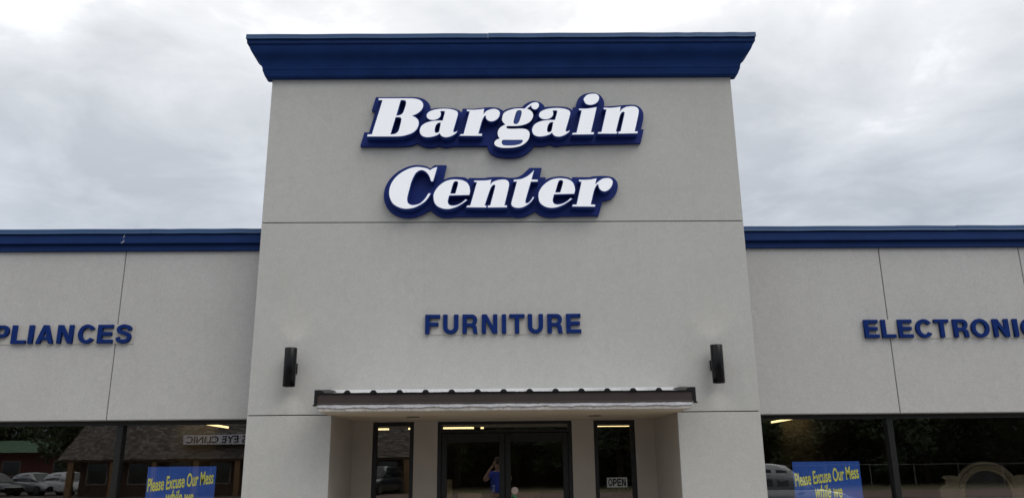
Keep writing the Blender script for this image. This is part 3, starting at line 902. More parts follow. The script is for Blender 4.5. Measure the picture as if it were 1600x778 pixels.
# ================================================================== wall lamps
def wall_lamp(label, x, side):
    s = root('wall_lamp', label, 'wall lamp', (x, 0, 2.53), 0, 'cylinder lamps on the tower')
    q = MB()
    rr = 0.072
    rings = []
    prof = [(rr - 0.010, 0.084), (rr - 0.010, 0.0), (rr - 0.002, 0.0), (rr, 0.003), (rr, 0.449), (rr - 0.002, 0.452), (rr - 0.010, 0.452), (rr - 0.010, 0.365)]
    for rad, z in prof:
        rings.append([(rad * math.cos(2 * PI * k / 40), -0.155 + rad * math.sin(2 * PI * k / 40), z) for k in range(40)])
    q.rings(rings, True)
    o = put('cylinder_shade', q, [LAMPB], s, smooth=False, local=True)
    me = o.data
    me.polygons.foreach_set('use_smooth', [len(p.vertices) == 4 for p in me.polygons])
    q = MB(); q.cbox(-0.052, 0.052, -0.022, -0.0005, 0.165, 0.285, 0.003)
    put('back_plate', q, [BLACKM], s, local=True)
    q = MB(); q.box(-0.025, 0.025, -0.095, -0.0225, 0.19, 0.26)
    put('bracket', q, [BLACKM], s, local=True)
    lm = mat('lamp_glow', (0.8, 0.78, 0.7), 0.5, emit=(1.0, 0.93, 0.80), estr=0.6)
    for z in (0.36, 0.085):
        q = MB(); q.cyl((0, -0.155, z), rr - 0.012, 0.003, n=24)
        put('lamp_lens', q, [lm], s, local=True)
    for z, rx in ((0.37, PI), (0.078, 0.0)):
        l = bpy.data.lights.new('lamp_beam', 'SPOT')
        l.energy = 1.5
        l.color = (1.0, 0.94, 0.83)
        l.spot_size = math.radians(120)
        l.spot_blend = 0.9
        l.shadow_soft_size = 0.04
        lo = bpy.data.objects.new('lamp_beam', l)
        COL.objects.link(lo)
        lo.parent = s
        lo.location = (0, -0.155, z)
        lo.rotation_euler = (rx, 0, 0)
wall_lamp('black cylinder wall lamp to the left of FURNITURE', -2.438, -1)
wall_lamp('black cylinder wall lamp to the right of FURNITURE', 2.622, 1)

# ================================================================== things in the windows
POSTER = mat('poster_blue', (0.028, 0.11, 0.48), 0.5, var=0.06, vscale=3)
YEL = mat('poster_yellow', (0.86, 0.82, 0.16), 0.6)
def poster(label, x0, x1, zt, tilt):
    s = root('poster', label, 'poster', ((x0 + x1) / 2, WY + 0.215, zt - 1.05), 0, 'blue notices in the wing windows')
    w = x1 - x0
    q = MB(); q.box(-w / 2, w / 2, 0, 0.004, 0, 1.05)
    put('sheet', q, [POSTER], s, local=True)
    for txt, dx, dz_, wid, size, rot in (('Please Excuse Our Mess', 0.0, 0.80, 0.97, 0.22, 0.115), ('while we', 0.0, 0.615, 0.40, 0.22, 0.0), ('remodel the store', 0.0, 0.435, 0.84, 0.22, 0.0)):
        me = text_mesh(txt, 'lettering', YEL, size, 0.30, 0.0045, 1.0, 0.002)
        xs_ = [v.co.x for v in me.vertices]
        k = wid * w / (max(xs_) - min(xs_))
        me.transform(Matrix.Translation((dx, -0.002, dz_)) @ Matrix.Rotation(-rot, 4, 'Y') @ Matrix.Diagonal((k, 1, 1, 1)) @ Matrix.Translation((-(max(xs_) + min(xs_)) / 2, 0, 0)))
        put('lettering', me, None, s, local=True)
    return s
poster('blue notice with yellow lettering in the left wing window', -4.379, -3.530, 1.640, 0)
poster('blue notice with yellow lettering in the right wing window', 3.748, 4.610, 1.622, 0)

s = root('open_sign', 'small white OPEN sign with black letters in the right sidelight', 'sign', (1.61, 1.537, 1.312))
q = MB(); q.box(-0.137, 0.137, 0.0, 0.004, 0.0, 0.128)
put('board', q, [mat('sign_board_white', (0.78, 0.78, 0.76), 0.6)], s, local=True)
for i, ch in enumerate('OPEN'):
    w, lp = glyph(ch)
    a, wd_ = -0.118 + i * 0.0605, 0.054
    put('letter', plate([[(a + x / w * wd_, 0.016 + z * 0.096) for x, z in l] for l in lp], -0.0025, -0.0005, [mat('sign_black', (0.01, 0.01, 0.01), 0.6)], 'letter'), None, s, local=True)
q = MB(); q.cyl((0.229, 1.523, 1.285), 0.047, 0.0015, axis='y', n=28)
tag(put('round_sticker', q, [mat('sticker_pink', (0.62, 0.42, 0.36), 0.6, color2=(0.72, 0.66, 0.62), vscale=40)]), 'round pinkish sticker on the right door glass', 'sticker')
q = MB(); q.cyl((0.215, 1.523, 1.196), 0.036, 0.0015, axis='y', n=24)
tag(put('green_sticker', q, [mat('sticker_green', (0.08, 0.40, 0.16), 0.6)]), 'small green sticker under the round pinkish one on the door', 'sticker')

# ---- lit ceiling fixtures deep inside
TUBE = mat('lit_tube', (0.9, 0.85, 0.7), 0.5, emit=(1.0, 0.74, 0.34), estr=2.4)
FIXT = mat('fixture_white', (0.5, 0.48, 0.45), 0.6)
def strip_light(label, x, y, length, rz):
    s = root('strip_light', label, 'ceiling light', (x, y, 3.02), rz, 'lit strip lights on the shop ceiling')
    q = MB(); q.box(-length / 2, length / 2, -0.06, 0.06, 0.028, 0.069); put('housing', q, [FIXT], s, local=True)
    q = MB(); q.cyl((-length / 2 + 0.02, -0.0, 0.0), 0.038, length - 0.04, axis='x', n=12); put('tube', q, [TUBE], s, local=True)
for lb, x, y, L, rz in (('lit strip light seen through the left door transom', -1.58, 23.4, 1.28, 0.0), ('lit strip light filling the head of the right sidelight', 4.76, 23.5, 1.46, 0.0),
                        ('slanting lit strip light in the left wing window', -10.0, 19.2, 3.6, PI / 2 + 0.06), ('slanting lit strip light in the right wing window', 10.3, 19.5, 2.7, PI / 2 - 0.06),
                        ('short lit strip light at the left of the left sidelight', -4.9, 23.9, 0.9, 0.0), ('tiny lit lamp at the right of the left sidelight', -3.58, 23.6, 0.16, 0.0),
                        ('tiny lit lamp at the right end of the door transom', 2.15, 19.8, 0.20, 0.5), ('tiny lit lamp at the top left of the door transom', -1.9, 19.6, 0.20, 0.0),
                        ('small lit lamp just right of the transom strip light', -0.62, 23.5, 0.16, 0.0)):
    strip_light(lb, x, y, L, rz)

# ---- furniture
WOOD = mat('carved_wood', (0.19, 0.145, 0.085), 0.5, var=0.25, vscale=8, streak=(1, 1, 6))
CARD = mat('cardboard', (0.50, 0.37, 0.21), 0.85, var=0.1, vscale=5)
DKWOOD = mat('dark_wood', (0.10, 0.055, 0.03), 0.45, var=0.2, vscale=6)
FAB = mat('dark_fabric', (0.05, 0.05, 0.055), 0.9, var=0.2, vscale=5)
s = root('arched_mirror', 'carved wooden arched mirror frame standing in the right wing window', 'mirror', (6.85, 1.9, 0))
cx, cz = 0.0, 1.20
outer = [(-0.68, 0.0), (-0.68, 1.235), (-0.585, 1.30), (-0.585, 1.36), (-0.63, 1.385), (-0.57, 1.415), (-0.46, 1.415)] + ell(0, 1.17, 0.47, 0.43, 148, 32, 16) + [(0.46, 1.415), (0.57, 1.415), (0.63, 1.385), (0.585, 1.36), (0.585, 1.30), (0.68, 1.235), (0.68, 0.0)]
inner = [(-0.33, 0.12), (-0.33, 1.17)] + ell(0, 1.17, 0.33, 0.30, 180, 0, 16)[1:] + [(0.33, 0.12)]
put('frame', plate([outer, inner], -0.03, 0.03, [WOOD], 'frame', bevel=0.008), None, s, local=True)
q = MB()
pts = [(x, -0.035, z) for x, z in ell(0, 1.17, 0.40, 0.365, 170, 10, 20)]
q.tube(pts, 0.022, 8)
put('moulding', q, [WOOD], s, local=True, smooth=True)
put('mirror_glass', plate([inner], 0.0, 0.005, [mat('dull_mirror', (0.05, 0.05, 0.05), 0.15, metal=0.3)], 'mirror_glass'), None, s, local=True)
def carton(label, x, y, w, d, h, rz, m=CARD):
    s = root('cardboard_box', label, 'box', (x, y, 0), rz)
    q = MB(); q.cbox(-w / 2, w / 2, -d / 2, d / 2, 0.001, h, 0.004); put('carton', q, [m], s, local=True)
    for sg in (-1, 1):
        q = MB(); q.add([(-w/2, sg * d/2, h + 0.001), (w/2, sg * d/2, h + 0.001), (w/2, sg * 0.004, h + 0.006), (-w/2, sg * 0.004, h + 0.006), (-w/2, sg * d/2, h + 0.005), (w/2, sg * d/2, h + 0.005), (w/2, sg * 0.004, h + 0.01), (-w/2, sg * 0.004, h + 0.01)],
                        [(0, 1, 2, 3), (4, 7, 6, 5), (0, 4, 5, 1), (2, 6, 7, 3), (0, 3, 7, 4), (1, 5, 6, 2)]); put('flap', q, [m], s, local=True)
carton('tall tan cardboard box behind the left door near its frame', -0.715, 2.35, 0.13, 0.3, 1.42, 0.0)
carton('low tan cardboard box behind the left door', -0.395, 2.40, 0.34, 0.4, 1.235, 0.0)
carton('brown cardboard box on the floor behind the right door', 0.44, 2.60, 0.34, 0.4, 1.245, 0.0, mat('card_brown', (0.30, 0.20, 0.11), 0.85))
s = root('dresser', 'wooden dresser with drawers behind the right door', 'dresser', (0.85, 2.75, 0.06))
q = MB(); q.cbox(-0.33, 0.33, -0.2, 0.25, 0.06, 1.16, 0.004); put('case', q, [DKWOOD], s, local=True)
q = MB(); q.cbox(-0.35, 0.35, -0.23, 0.27, 1.161, 1.19, 0.006); put('top', q, [WOOD], s, local=True)
for i in range(4):
    q = MB(); q.cbox(-0.30, 0.30, -0.222, -0.2005, 0.12 + i * 0.26, 0.35 + i * 0.26, 0.006); dr = put('drawer', q, [DKWOOD], s, local=True)
    q = MB(); q.cyl((0, -0.245, 0.235 + i * 0.26), 0.012, 0.022, axis='y', n=10); put('knob', q, [BLACKM], dr, local=True)
for sx in (-1, 1):
    for y in (-0.17, 0.22):
        q = MB(); q.box(sx * 0.30 - 0.02, sx * 0.30 + 0.02, y - 0.02, y + 0.02, -0.0595, 0.0595); put('leg', q, [DKWOOD], s, local=True)
# plant in the right sidelight
s = root('potted_plant', 'green potted plant behind the right sidelight', 'plant', (1.93, 3.4, 0))
q = MB(); q.cyl((0, 0, 0.0005), 0.16, 0.38, n=24, r2=0.21); put('pot', q, [DKWOOD], s, local=True)
q = MB(); q.tube([(0, 0, 0.35), (0.02, 0, 0.8), (-0.01, 0.02, 1.25)], [0.03, 0.024, 0.015], 8); put('trunk', q, [DKWOOD], s, local=True)
LEAF_D = mat('plant_leaf', (0.03, 0.085, 0.022), 0.5, var=0.4, vscale=12)
rnd = random.Random(5)
q = MB()
for i in range(170):
    a, t = rnd.uniform(0, 2 * PI), rnd.random() ** 0.5
    r_ = 0.36 * t
    z = 1.30 + rnd.uniform(-0.35, 0.42) * (1.1 - t)
    p = Vector((r_ * math.cos(a), r_ * math.sin(a), z))
    d = Vector((math.cos(a + rnd.uniform(-.6, .6)), math.sin(a + rnd.uniform(-.6, .6)), rnd.uniform(-0.7, 0.5))).normalized()
    u = d.orthogonal().normalized()
    L, w = rnd.uniform(0.10, 0.2), rnd.uniform(0.018, 0.035)
    q.add([p, p + d * L * .5 + u * w, p + d * L + Vector((0, 0, -0.02)), p + d * L * .5 - u * w], [(0, 1, 2, 3)])
lf = put('foliage', q, [LEAF_D], s, local=True); lf['kind'] = 'stuff'
s = root('partition', 'dark display partition behind the right sidelight', 'partition', (3.4, 9.0, 0))
q = MB(); q.box(-1.3, 1.2, 0, 0.1, 0, 2.42); put('panel', q, [mat('partition_board', (0.10, 0.085, 0.07), 0.9)], s, local=True)
s = root('framed_picture', 'brown framed picture behind the right sidelight', 'picture', (3.07, 8.96, 1.83))
q = MB(); q.box(-0.16, 0.16, 0, 0.035, 0, 0.34); put('frame', q, [DKWOOD], s, local=True)
q = MB(); q.box(-0.13, 0.13, -0.004, -0.0005, 0.03, 0.31); put('print', q, [mat('picture_print', (0.10, 0.05, 0.02), 0.7, color2=(0.55, 0.38, 0.2), vscale=16)], s, local=True)
def armchair(label, x, y, rz, m):
    s = root('armchair', label, 'armchair', (x, y, 0), rz)
    q = MB(); q.cbox(-0.33, 0.33, -0.42, 0.3, 0.2, 0.45, 0.03); put('seat', q, [m], s, local=True)
    q = MB(); q.cbox(-0.36, 0.36, 0.301, 0.48, 0.1, 1.02, 0.05); put('backrest', q, [m], s, local=True)
    for sx in (-1, 1):
        q = MB(); q.cbox(min(sx * 0.335, sx * 0.50), max(sx * 0.335, sx * 0.50), -0.45, 0.3, 0.08, 0.64, 0.03); put('arm', q, [m], s, local=True)
        for yy in (-0.38, 0.40):
            q = MB(); q.box(sx * 0.28 - 0.025, sx * 0.28 + 0.025, yy - 0.025, yy + 0.025, 0.0005, 0.079 if yy < 0 else 0.0995); put('leg', q, [DKWOOD], s, local=True)
armchair('dark armchair behind the left sidelight', -1.5, 4.2, 0.3, FAB)
armchair('dark armchair behind the left wing window', -5.6, 3.6, -0.2, FAB)
armchair('brown armchair behind the right wing window', 4.4, 3.8, 0.3, mat('brown_leather', (0.10, 0.05, 0.03), 0.5))

# ================================================================== what stands across the lot (seen mirrored in the glass)
BRICK = mat('clinic_brick', (0.10, 0.058, 0.042), 0.9, var=0.25, vscale=6)
SHING = mat('brown_shingle', (0.17, 0.145, 0.125), 0.95, color2=(0.31, 0.27, 0.24), vscale=2.2, streak=(1.6, 1.6, 4.5), bump=0.8, bscale=14, bdist=0.05)
TRIMB = mat('clinic_trim', (0.11, 0.07, 0.045), 0.8)
cl = root('clinic_building', 'low brown clinic with a steep shingled mansard roof, mirrored in the windows', 'building', (-15.8, -38.5, GZ))
CXa, CXb, CYf, CYb = -26.4, -5.0, -38.5, -52.0
EZ, RZ, RIN = 2.05, 5.0, 1.35
q = MB(); q.box(CXa + 0.9, CXb - 0.9, CYb + 0.9, CYf - 0.95, GZ, EZ + 0.12); wl = put('wall', q, [BRICK], cl)
q = MB()
rows_ = 20
for k in range(rows_):                        # stepped courses
    t0, t1 = k / rows_, (k + 1) / rows_
    i0, i1 = RIN * t0, RIN * t1
    z0, z1 = EZ + (RZ - EZ) * t0, EZ + (RZ - EZ) * t1
    th = 0.035 + 0.03 * ((k * 7) % 3) / 2
    r0 = [(CXa + i0 - th, CYb + i0 - th, z0), (CXb - i0 + th, CYb + i0 - th, z0), (CXb - i0 + th, CYf - i0 + th, z0), (CXa + i0 - th, CYf - i0 + th, z0)]
    r1 = [(CXa + i1, CYb + i1, z1), (CXb - i1, CYb + i1, z1), (CXb - i1, CYf - i1, z1), (CXa + i1, CYf - i1, z1)]
    q.rings([r0, r1], True)
roof = put('mansard_roof', q, [SHING], cl)
q = MB()
rs = random.Random(3)
for k in range(30):                           # wood shakes on the front slope
    t0, t1 = k / 30, (k + 1.15) / 30
    x = CXa + RIN * t0 + 0.05
    xe = CXb - RIN * t0 - 0.05
    while x < xe - 0.1:
        w_ = min(rs.uniform(0.14, 0.34), xe - x)
        lift = rs.uniform(0.05, 0.10)
        drop = rs.uniform(-0.02, 0.02)
        z0, z1 = EZ + (RZ - EZ) * t0 + drop, EZ + (RZ - EZ) * t1
        y0, y1 = CYf - RIN * t0 + lift, CYf - RIN * t1 + 0.042
        q.add([(x, y0, z0), (x + w_ - 0.015, y0, z0), (x + w_ - 0.015, y1, z1), (x, y1, z1), (x, y0 - 0.05, z0), (x + w_ - 0.015, y0 - 0.05, z0)], [(0, 3, 2, 1), (0, 1, 5, 4), (0, 4, 3), (1, 2, 5)], rs.randrange(3))
        x += w_
o = put('shakes', q, [SHING, mat('shake_dark', (0.16, 0.137, 0.12), 0.95, var=0.3, vscale=3), mat('shake_pale', (0.29, 0.255, 0.225), 0.95, var=0.3, vscale=3)], roof)
o['kind'] = 'stuff'
q = MB(); q.box(CXa + 0.05, CXb - 0.05, CYb + 0.05, CYf - 0.05, EZ - 0.14, EZ - 0.002); put('eave_board', q, [TRIMB], cl)
for i in range(9):
    x = CXa + 0.7 + i * 2.5
    q = MB(); q.box(x - 0.16, x + 0.16, CYf - 0.36, CYf - 0.08, GZ, EZ - 0.141); put('porch_post', q, [mat('porch_wood', (0.26, 0.155, 0.075), 0.8)], cl)
for i in range(8):
    x = CXa + 1.95 + i * 2.5
    q = MB(); q.box(x - 0.62, x + 0.62, CYf - 0.948, CYf - 0.90, 0.55, 1.85); wd = put('window', q, [mat('clinic_frame', (0.30, 0.27, 0.23), 0.7)], cl)
    q = MB(); q.box(x - 0.55, x + 0.55, CYf - 0.899, CYf - 0.893, 0.62, 1.78); put('pane', q, [mat('clinic_glass', (0.02, 0.025, 0.03), 0.05, spec=0.8)], wd)
s = root('clinic_sign', 'long pale roof sign with dark letters ending in EYE CLINIC', 'sign', (-15.9, -38.62, 2.84), PI)
q = MB(); q.box(-3.1, 3.1, -0.42, 0.30, 0.0, 0.64); put('sign_box', q, [mat('sign_frame_dark', (0.10, 0.09, 0.09), 0.6)], s, local=True)
q = MB(); q.box(-3.06, 3.06, -0.426, -0.4205, 0.04, 0.60); put('sign_face', q, [mat('sign_face_pale', (0.84, 0.84, 0.90), 0.5)], s, local=True)
me = text_mesh('S EYE CLINIC', 'lettering', mat('sign_ink', (0.03, 0.03, 0.04), 0.6), 0.56, 0, 0.012, 1.0, 0.004)
xs_ = [v.co.x for v in me.vertices]
k = 3.62 / (max(xs_) - min(xs_))
me.transform(Matrix.Translation((1.07, -0.429, 0.125)) @ Matrix.Diagonal((k, 1, 1, 1)) @ Matrix.Translation((-(max(xs_) + min(xs_)) / 2, 0, 0)))
put('lettering', me, None, s, local=True)

gr = root('green_roofed_building', 'distant low building with a green metal roof beyond the clinic', 'building', (-48, -70, GZ))
q = MB(); q.box(-62, -39.5, -80, -70.6, GZ, 3.05); put('wall', q, [mat('red_board', (0.17, 0.055, 0.05), 0.85, var=0.2, vscale=1)], gr)
GREEN = mat('green_metal_roof', (0.075, 0.17, 0.085), 0.5, var=0.15, vscale=1.5)
q = MB(); q.rings([[(-63, -81, 3.05), (-63, -69.4, 3.05), (-63, -75, 4.3)], [(-38.5, -81, 3.05), (-38.5, -69.4, 3.05), (-38.5, -75, 4.3)]], True); rf = put('roof', q, [GREEN], gr)
for i in range(40):
    x = -62.7 + i * 0.61
    q = MB(); q.rings([[(x, -69.4, 3.052), (x + 0.05, -69.4, 3.052), (x + 0.05, -69.4, 3.11), (x, -69.4, 3.11)], [(x, -75, 4.302), (x + 0.05, -75, 4.302), (x + 0.05, -75, 4.36), (x, -75, 4.36)]], True)
    put('roof_seam', q, [GREEN], rf)
for i in range(4):
    x = -58 + i * 5
    q = MB(); q.box(x - 0.9, x + 0.9, -70.598, -70.55, 0.8, 2.3); wd = put('window', q, [mat('clinic_frame'), ], gr)
    q = MB(); q.box(x - 0.8, x + 0.8, -70.549, -70.545, 0.9, 2.2); put('pane', q, [mat('clinic_glass')], wd)

# ---- cars
CGL = mat('car_glass', (0.012, 0.015, 0.018), 0.04, spec=0.9)
TYRE = mat('tyre', (0.012, 0.012, 0.012), 0.85)
RIM = mat('rim', (0.35, 0.35, 0.36), 0.3, metal=0.9)
def make_car(name, label, cat, loc, rz, paint, suv, group=None):
    s = root(name, label, cat, loc, rz, group)
    L, Wd, H = (4.6, 0.92, 1.68) if suv else (4.5, 0.88, 1.44)
    belt = 0.98 if suv else 0.88
    hood = 0.96 if suv else 0.82
    # lower body: stations along x (front +x): x, half width, underside, top
    st = [(-L/2, .70, .48, belt - .10), (-L/2 + .10, .82, .33, belt), (-L/2 + .6, .90, .24, belt + .02), (-0.9, 1.0, .22, belt + .01), (0.2, 1.0, .22, belt), (0.75, 1.0, .22, belt - .01),
          (1.25, .98, .22, hood), (L/2 - .45, .93, .25, hood - .10), (L/2 - .12, .84, .32, hood - .22), (L/2, .70, .42, hood - .34)]
    rings = []
    for x, w, zl, zt in st:
        w *= Wd
        rings.append([(x, -w * .93, zl), (x, -w, zl + .12), (x, -w * 1.0, zt - .22), (x, -w * .96, zt - .04), (x, -w * .84, zt), (x, 0, zt + .025), (x, w * .84, zt), (x, w * .96, zt - .04), (x, w, zt - .22), (x, w, zl + .12), (x, w * .93, zl)])
    q = MB(); q.rings(rings, True); body = put('body', q, [paint], s, smooth=True, local=True)
    # greenhouse
    if suv:
        gs = [(-L/2 + .12, .80, .04), (-L/2 + .34, .77, .94), (-1.2, .76, 1.0), (0.0, .76, .98), (0.35, .75, .92), (1.10, .80, .02)]
    else:
        gs = [(-L/2 + .45, .80, .02), (-1.25, .72, .80), (-0.8, .72, .96), (-0.1, .72, 1.0), (0.25, .72, .95), (1.15, .80, .02)]
    rings = []
    for x, w, hh in gs:
        zt = belt - .01 + (H - belt) * hh
        wt = Wd * w
        rings.append([(x, -Wd * .88, belt - .02), (x, -(wt * .5 + Wd * .44), belt + (zt - belt) * .55), (x, -wt * .95, zt - .03 * hh), (x, -wt * .8, zt), (x, 0, zt + .02 * hh), (x, wt * .8, zt), (x, wt * .95, zt - .03 * hh), (x, (wt * .5 + Wd * .44), belt + (zt - belt) * .55), (x, Wd * .88, belt - .02)])
    q = MB(); q.rings(rings, True); put('cabin', q, [paint], s, smooth=True, local=True)
    def lerp(a, b, t):
        return tuple(a[i] + (b[i] - a[i]) * t for i in range(3))
    for sd, (ia, ib, ic) in ((-1, (0, 1, 2)), (1, (8, 7, 6))):
        for a0, a1 in ((1, 3), (3, 4)):
            A, B = rings[a0], rings[a1]
            p = [lerp(A[ia], A[ib], .25), lerp(B[ia], B[ib], .25), lerp(B[ib], B[ic], .55), lerp(A[ib], A[ic], .55)]
            p = [lerp(p[0], p[1], .06), lerp(p[0], p[1], .94), lerp(p[3], p[2], .94), lerp(p[3], p[2], .06)]
            o = [(x, y + sd * .012, z) for x, y, z in p]
            b2 = [(x, y - sd * .004, z) for x, y, z in p]
            q = MB(); q.add(o + b2, [(0, 1, 2, 3), (7, 6, 5, 4), (0, 4, 5, 1), (1, 5, 6, 2), (2, 6, 7, 3), (3, 7, 4, 0)]); put('side_window', q, [CGL], s, local=True)
    for nm, a0, a1, sx in (('windshield', 4, 5, 1), ('rear_window', 1, 0, -1)):
        A, B = rings[a0], rings[a1]
        p = [lerp(A[3], B[1], .10), lerp(A[5], B[7], .10), lerp(A[5], B[7], .93), lerp(A[3], B[1], .93)]
        o = [(x + sx * .012, y, z + .014) for x, y, z in p]
        b2 = [(x - sx * .004, y, z - .004) for x, y, z in p]
        q = MB(); q.add(o + b2, [(0, 1, 2, 3), (7, 6, 5, 4), (0, 4, 5, 1), (1, 5, 6, 2), (2, 6, 7, 3), (3, 7, 4, 0)]); put(nm, q, [CGL], s, local=True)
    for x in (-L/2 + .85, L/2 - .87):
        for sd in (-1, 1):
            yy = sd * (Wd - .12) - .10
            R = .34 if suv else .315
            q = MB(); q.cyl((x, yy, R), R, .21, axis='y', n=28); wh = put('wheel', q, [TYRE], s, local=True)
            q = MB(); q.cyl((x, yy + (.2105 if sd > 0 else -.0125), R), R * .62, .012, axis='y', n=20); put('rim', q, [RIM], wh, local=True)
    for sd in (-1, 1):
        q = MB(); q.box(L/2 - .18, L/2 - .02, min(sd * .42, sd * .70), max(sd * .42, sd * .70), hood - .36, hood - .23); put('headlight', q, [mat('lamp_clear', (0.6, 0.62, 0.65), 0.1)], s, local=True)
        q = MB(); q.box(-L/2 - .008, -L/2 + .10, min(sd * .40, sd * .66), max(sd * .40, sd * .66), belt - .28, belt - .14); put('tail_light', q, [mat('lamp_red', (0.30, 0.01, 0.01), 0.2)], s, local=True)
        q = MB(); q.cbox(0.62, 0.78, sd * (Wd + .10) - .09, sd * (Wd + .10) + .09, belt + .02, belt + .16, 0.02); put('door_mirror', q, [paint], s, local=True)
    return s
WHITE_P = mat('white_car_paint', (0.72, 0.72, 0.72), 0.25, coat=0.8)
SILVER_P = mat('silver_car_paint', (0.42, 0.43, 0.45), 0.3, metal=0.6, coat=0.8)
DARK_P = mat('dark_car_paint', (0.03, 0.035, 0.045), 0.25, coat=0.8)
make_car('parked_car', 'white car parked by the clinic, nearest its porch', 'car', (-28.2, -43.4, GZ), 0.45, WHITE_P, False, 'cars parked by the clinic')
make_car('parked_car', 'silver car parked second from the clinic porch', 'car', (-30.6, -44.0, GZ), 0.45, SILVER_P, False, 'cars parked by the clinic')
make_car('parked_car', 'dark car parked third from the clinic porch', 'car', (-32.6, -42.6, GZ), 0.45, DARK_P, False, 'cars parked by the clinic')
make_car('parked_suv', 'white sport utility car at the far left of the clinic lot', 'car', (-35.6, -42.0, GZ), 0.5, WHITE_P, True, 'cars parked by the clinic')
make_car('parked_suv', 'silver hatchback car parked in the lot, mirrored in the right wing window', 'car', (7.75, -12.4, GZ), 0.0, SILVER_P, True)
make_car('parked_suv', 'dark car parked at the right end of the clinic', 'car', (-7.2, -37.0, GZ), 1.9, DARK_P, True)

# ---- chain link fence on the right
fe = root('rail_fence', 'long grey pipe rail fence in front of the dark trees', 'fence', (30, -43.5, GZ))
STEEL = mat('galvanised', (0.22, 0.22, 0.22), 0.6, metal=0.2)
for i in range(16):
    x = 10 + i * 3.0
    q = MB(); q.cyl((x, -43.5, GZ - 0.01), 0.03, 1.40, n=10); put('post', q, [STEEL], fe)
for z in (1.27,):
    q = MB(); q.cyl((10, -43.5, z), 0.022, 45, axis='x', n=8); put('rail', q, [STEEL], fe)

# ---- trees
BARK = mat('bark', (0.07, 0.05, 0.035), 0.95, var=0.3, vscale=6)
LEAVES = [mat('leaves_dark', (0.042, 0.062, 0.024), 0.7, var=0.45, vscale=0.9), mat('leaves_mid', (0.066, 0.085, 0.03), 0.7, var=0.45, vscale=0.9), mat('leaves_autumn', (0.13, 0.10, 0.042), 0.75, var=0.45, vscale=0.9)]
def tree_meshes(seed, h, lm):
    rn = random.Random(seed)
    t = MB()
    lean = [(rn.uniform(-.25, .25) * k, rn.uniform(-.25, .25) * k, h * k * 0.19) for k in range(5)]
    lean[0] = (0, 0, 0)
    t.tube(lean, [0.30, 0.24, 0.18, 0.12, 0.05], 9)
    tips = []
    for i in range(9):
        z = h * rn.uniform(0.18, 0.6)
        a = i * 2.4 + rn.uniform(-.4, .4)
        L = h * rn.uniform(0.18, 0.34)
        p0 = Vector((0, 0, z))
        p1 = p0 + Vector((math.cos(a) * L * .5, math.sin(a) * L * .5, L * .25))
        p2 = p0 + Vector((math.cos(a) * L, math.sin(a) * L, L * .62))
        t.tube([p0, p1, p2], [0.10, 0.07, 0.025], 6)
        tips += [p2, p1]
    tips += [Vector(l) for l in lean[2:]] + [Vector((0, 0, h * .9))]
    c = MB()
    for tp in tips:
        for j in range(4):
            cc = tp + Vector((rn.gauss(0, 1), rn.gauss(0, 1), rn.gauss(0, .8))) * h * 0.085
            R = h * rn.uniform(0.06, 0.12)
            for k in range(62):
                d = Vector((rn.gauss(0, 1), rn.gauss(0, 1), rn.gauss(0, 1))).normalized()
                p = cc + d * R * rn.random() ** 0.4
                u = Vector((rn.gauss(0, 1), rn.gauss(0, 1), rn.gauss(0, .6))).normalized()
                w = u.orthogonal().normalized()
                sz = rn.uniform(0.14, 0.30)
                c.add([p - u * sz, p + w * sz * .5, p + u * sz, p - w * sz * .5], [(0, 1, 2, 3)])
    return t.mesh('trunk', [BARK], True), c.mesh('crown', [lm])
TM = [tree_meshes(i + 1, (9.5, 11.5, 8.5)[i], LEAVES[i]) for i in range(3)]
TL = [(-10.0, -57, 0, 1.0, 'behind the clinic roof'), (-3.0, -47, 1, .95, 'right of the clinic'), (1.5, -50, 0, 1.0, 'mirrored in the left door'), (5.5, -46, 0, .9, 'mirrored in the right door'), (9.5, -50, 1, 1.0, 'mirrored in the right sidelight'),
      (13.5, -47, 0, .95, 'left of the tan tree behind the fence'), (17.0, -51, 2, 1.1, 'with tan leaves behind the near end of the fence'), (20.5, -46.5, 0, .9, 'between the two tan trees behind the fence'), (24.0, -49, 2, 1.0, 'with tan leaves behind the middle of the fence'), (28, -47, 0, 1.05, 'behind the middle of the fence'),
      (32, -49.5, 1, 1.0, 'behind the far half of the fence'), (36, -47, 0, 1.0, 'near the far end of the fence'), (40.5, -50, 1, 1.0, 'at the far end of the fence'), (45, -47, 0, 1.0, 'past the far end of the fence'),
      (-20, -60, 1, 1.05, 'far behind the middle of the clinic'), (-30.5, -58, 0, 1.1, 'left of the clinic'), (-37, -62, 1, 1.0, 'between the clinic and the green roof'), (-45, -86, 0, 1.2, 'behind the green roof'), (-53, -87, 1, 1.2, 'behind the left half of the green roof'), (-61, -86, 0, 1.3, 'at the far left behind the green roof'), (-34, -66, 0, 1.2, 'far behind the parked cars')]
KIND = ['dark green tree', 'mid green tree', 'tan leaved tree']
for i, (x, y, k, sc, wh) in enumerate(TL):
    s = root('tree', KIND[k] + ' ' + wh, 'tree', (x, y, GZ - 0.02), i * 1.3, 'trees across the road')
    s.scale = (sc, sc, sc)
    put('trunk', TM[k][0], None, s, local=True)
    put('crown', TM[k][1], None, s, local=True)
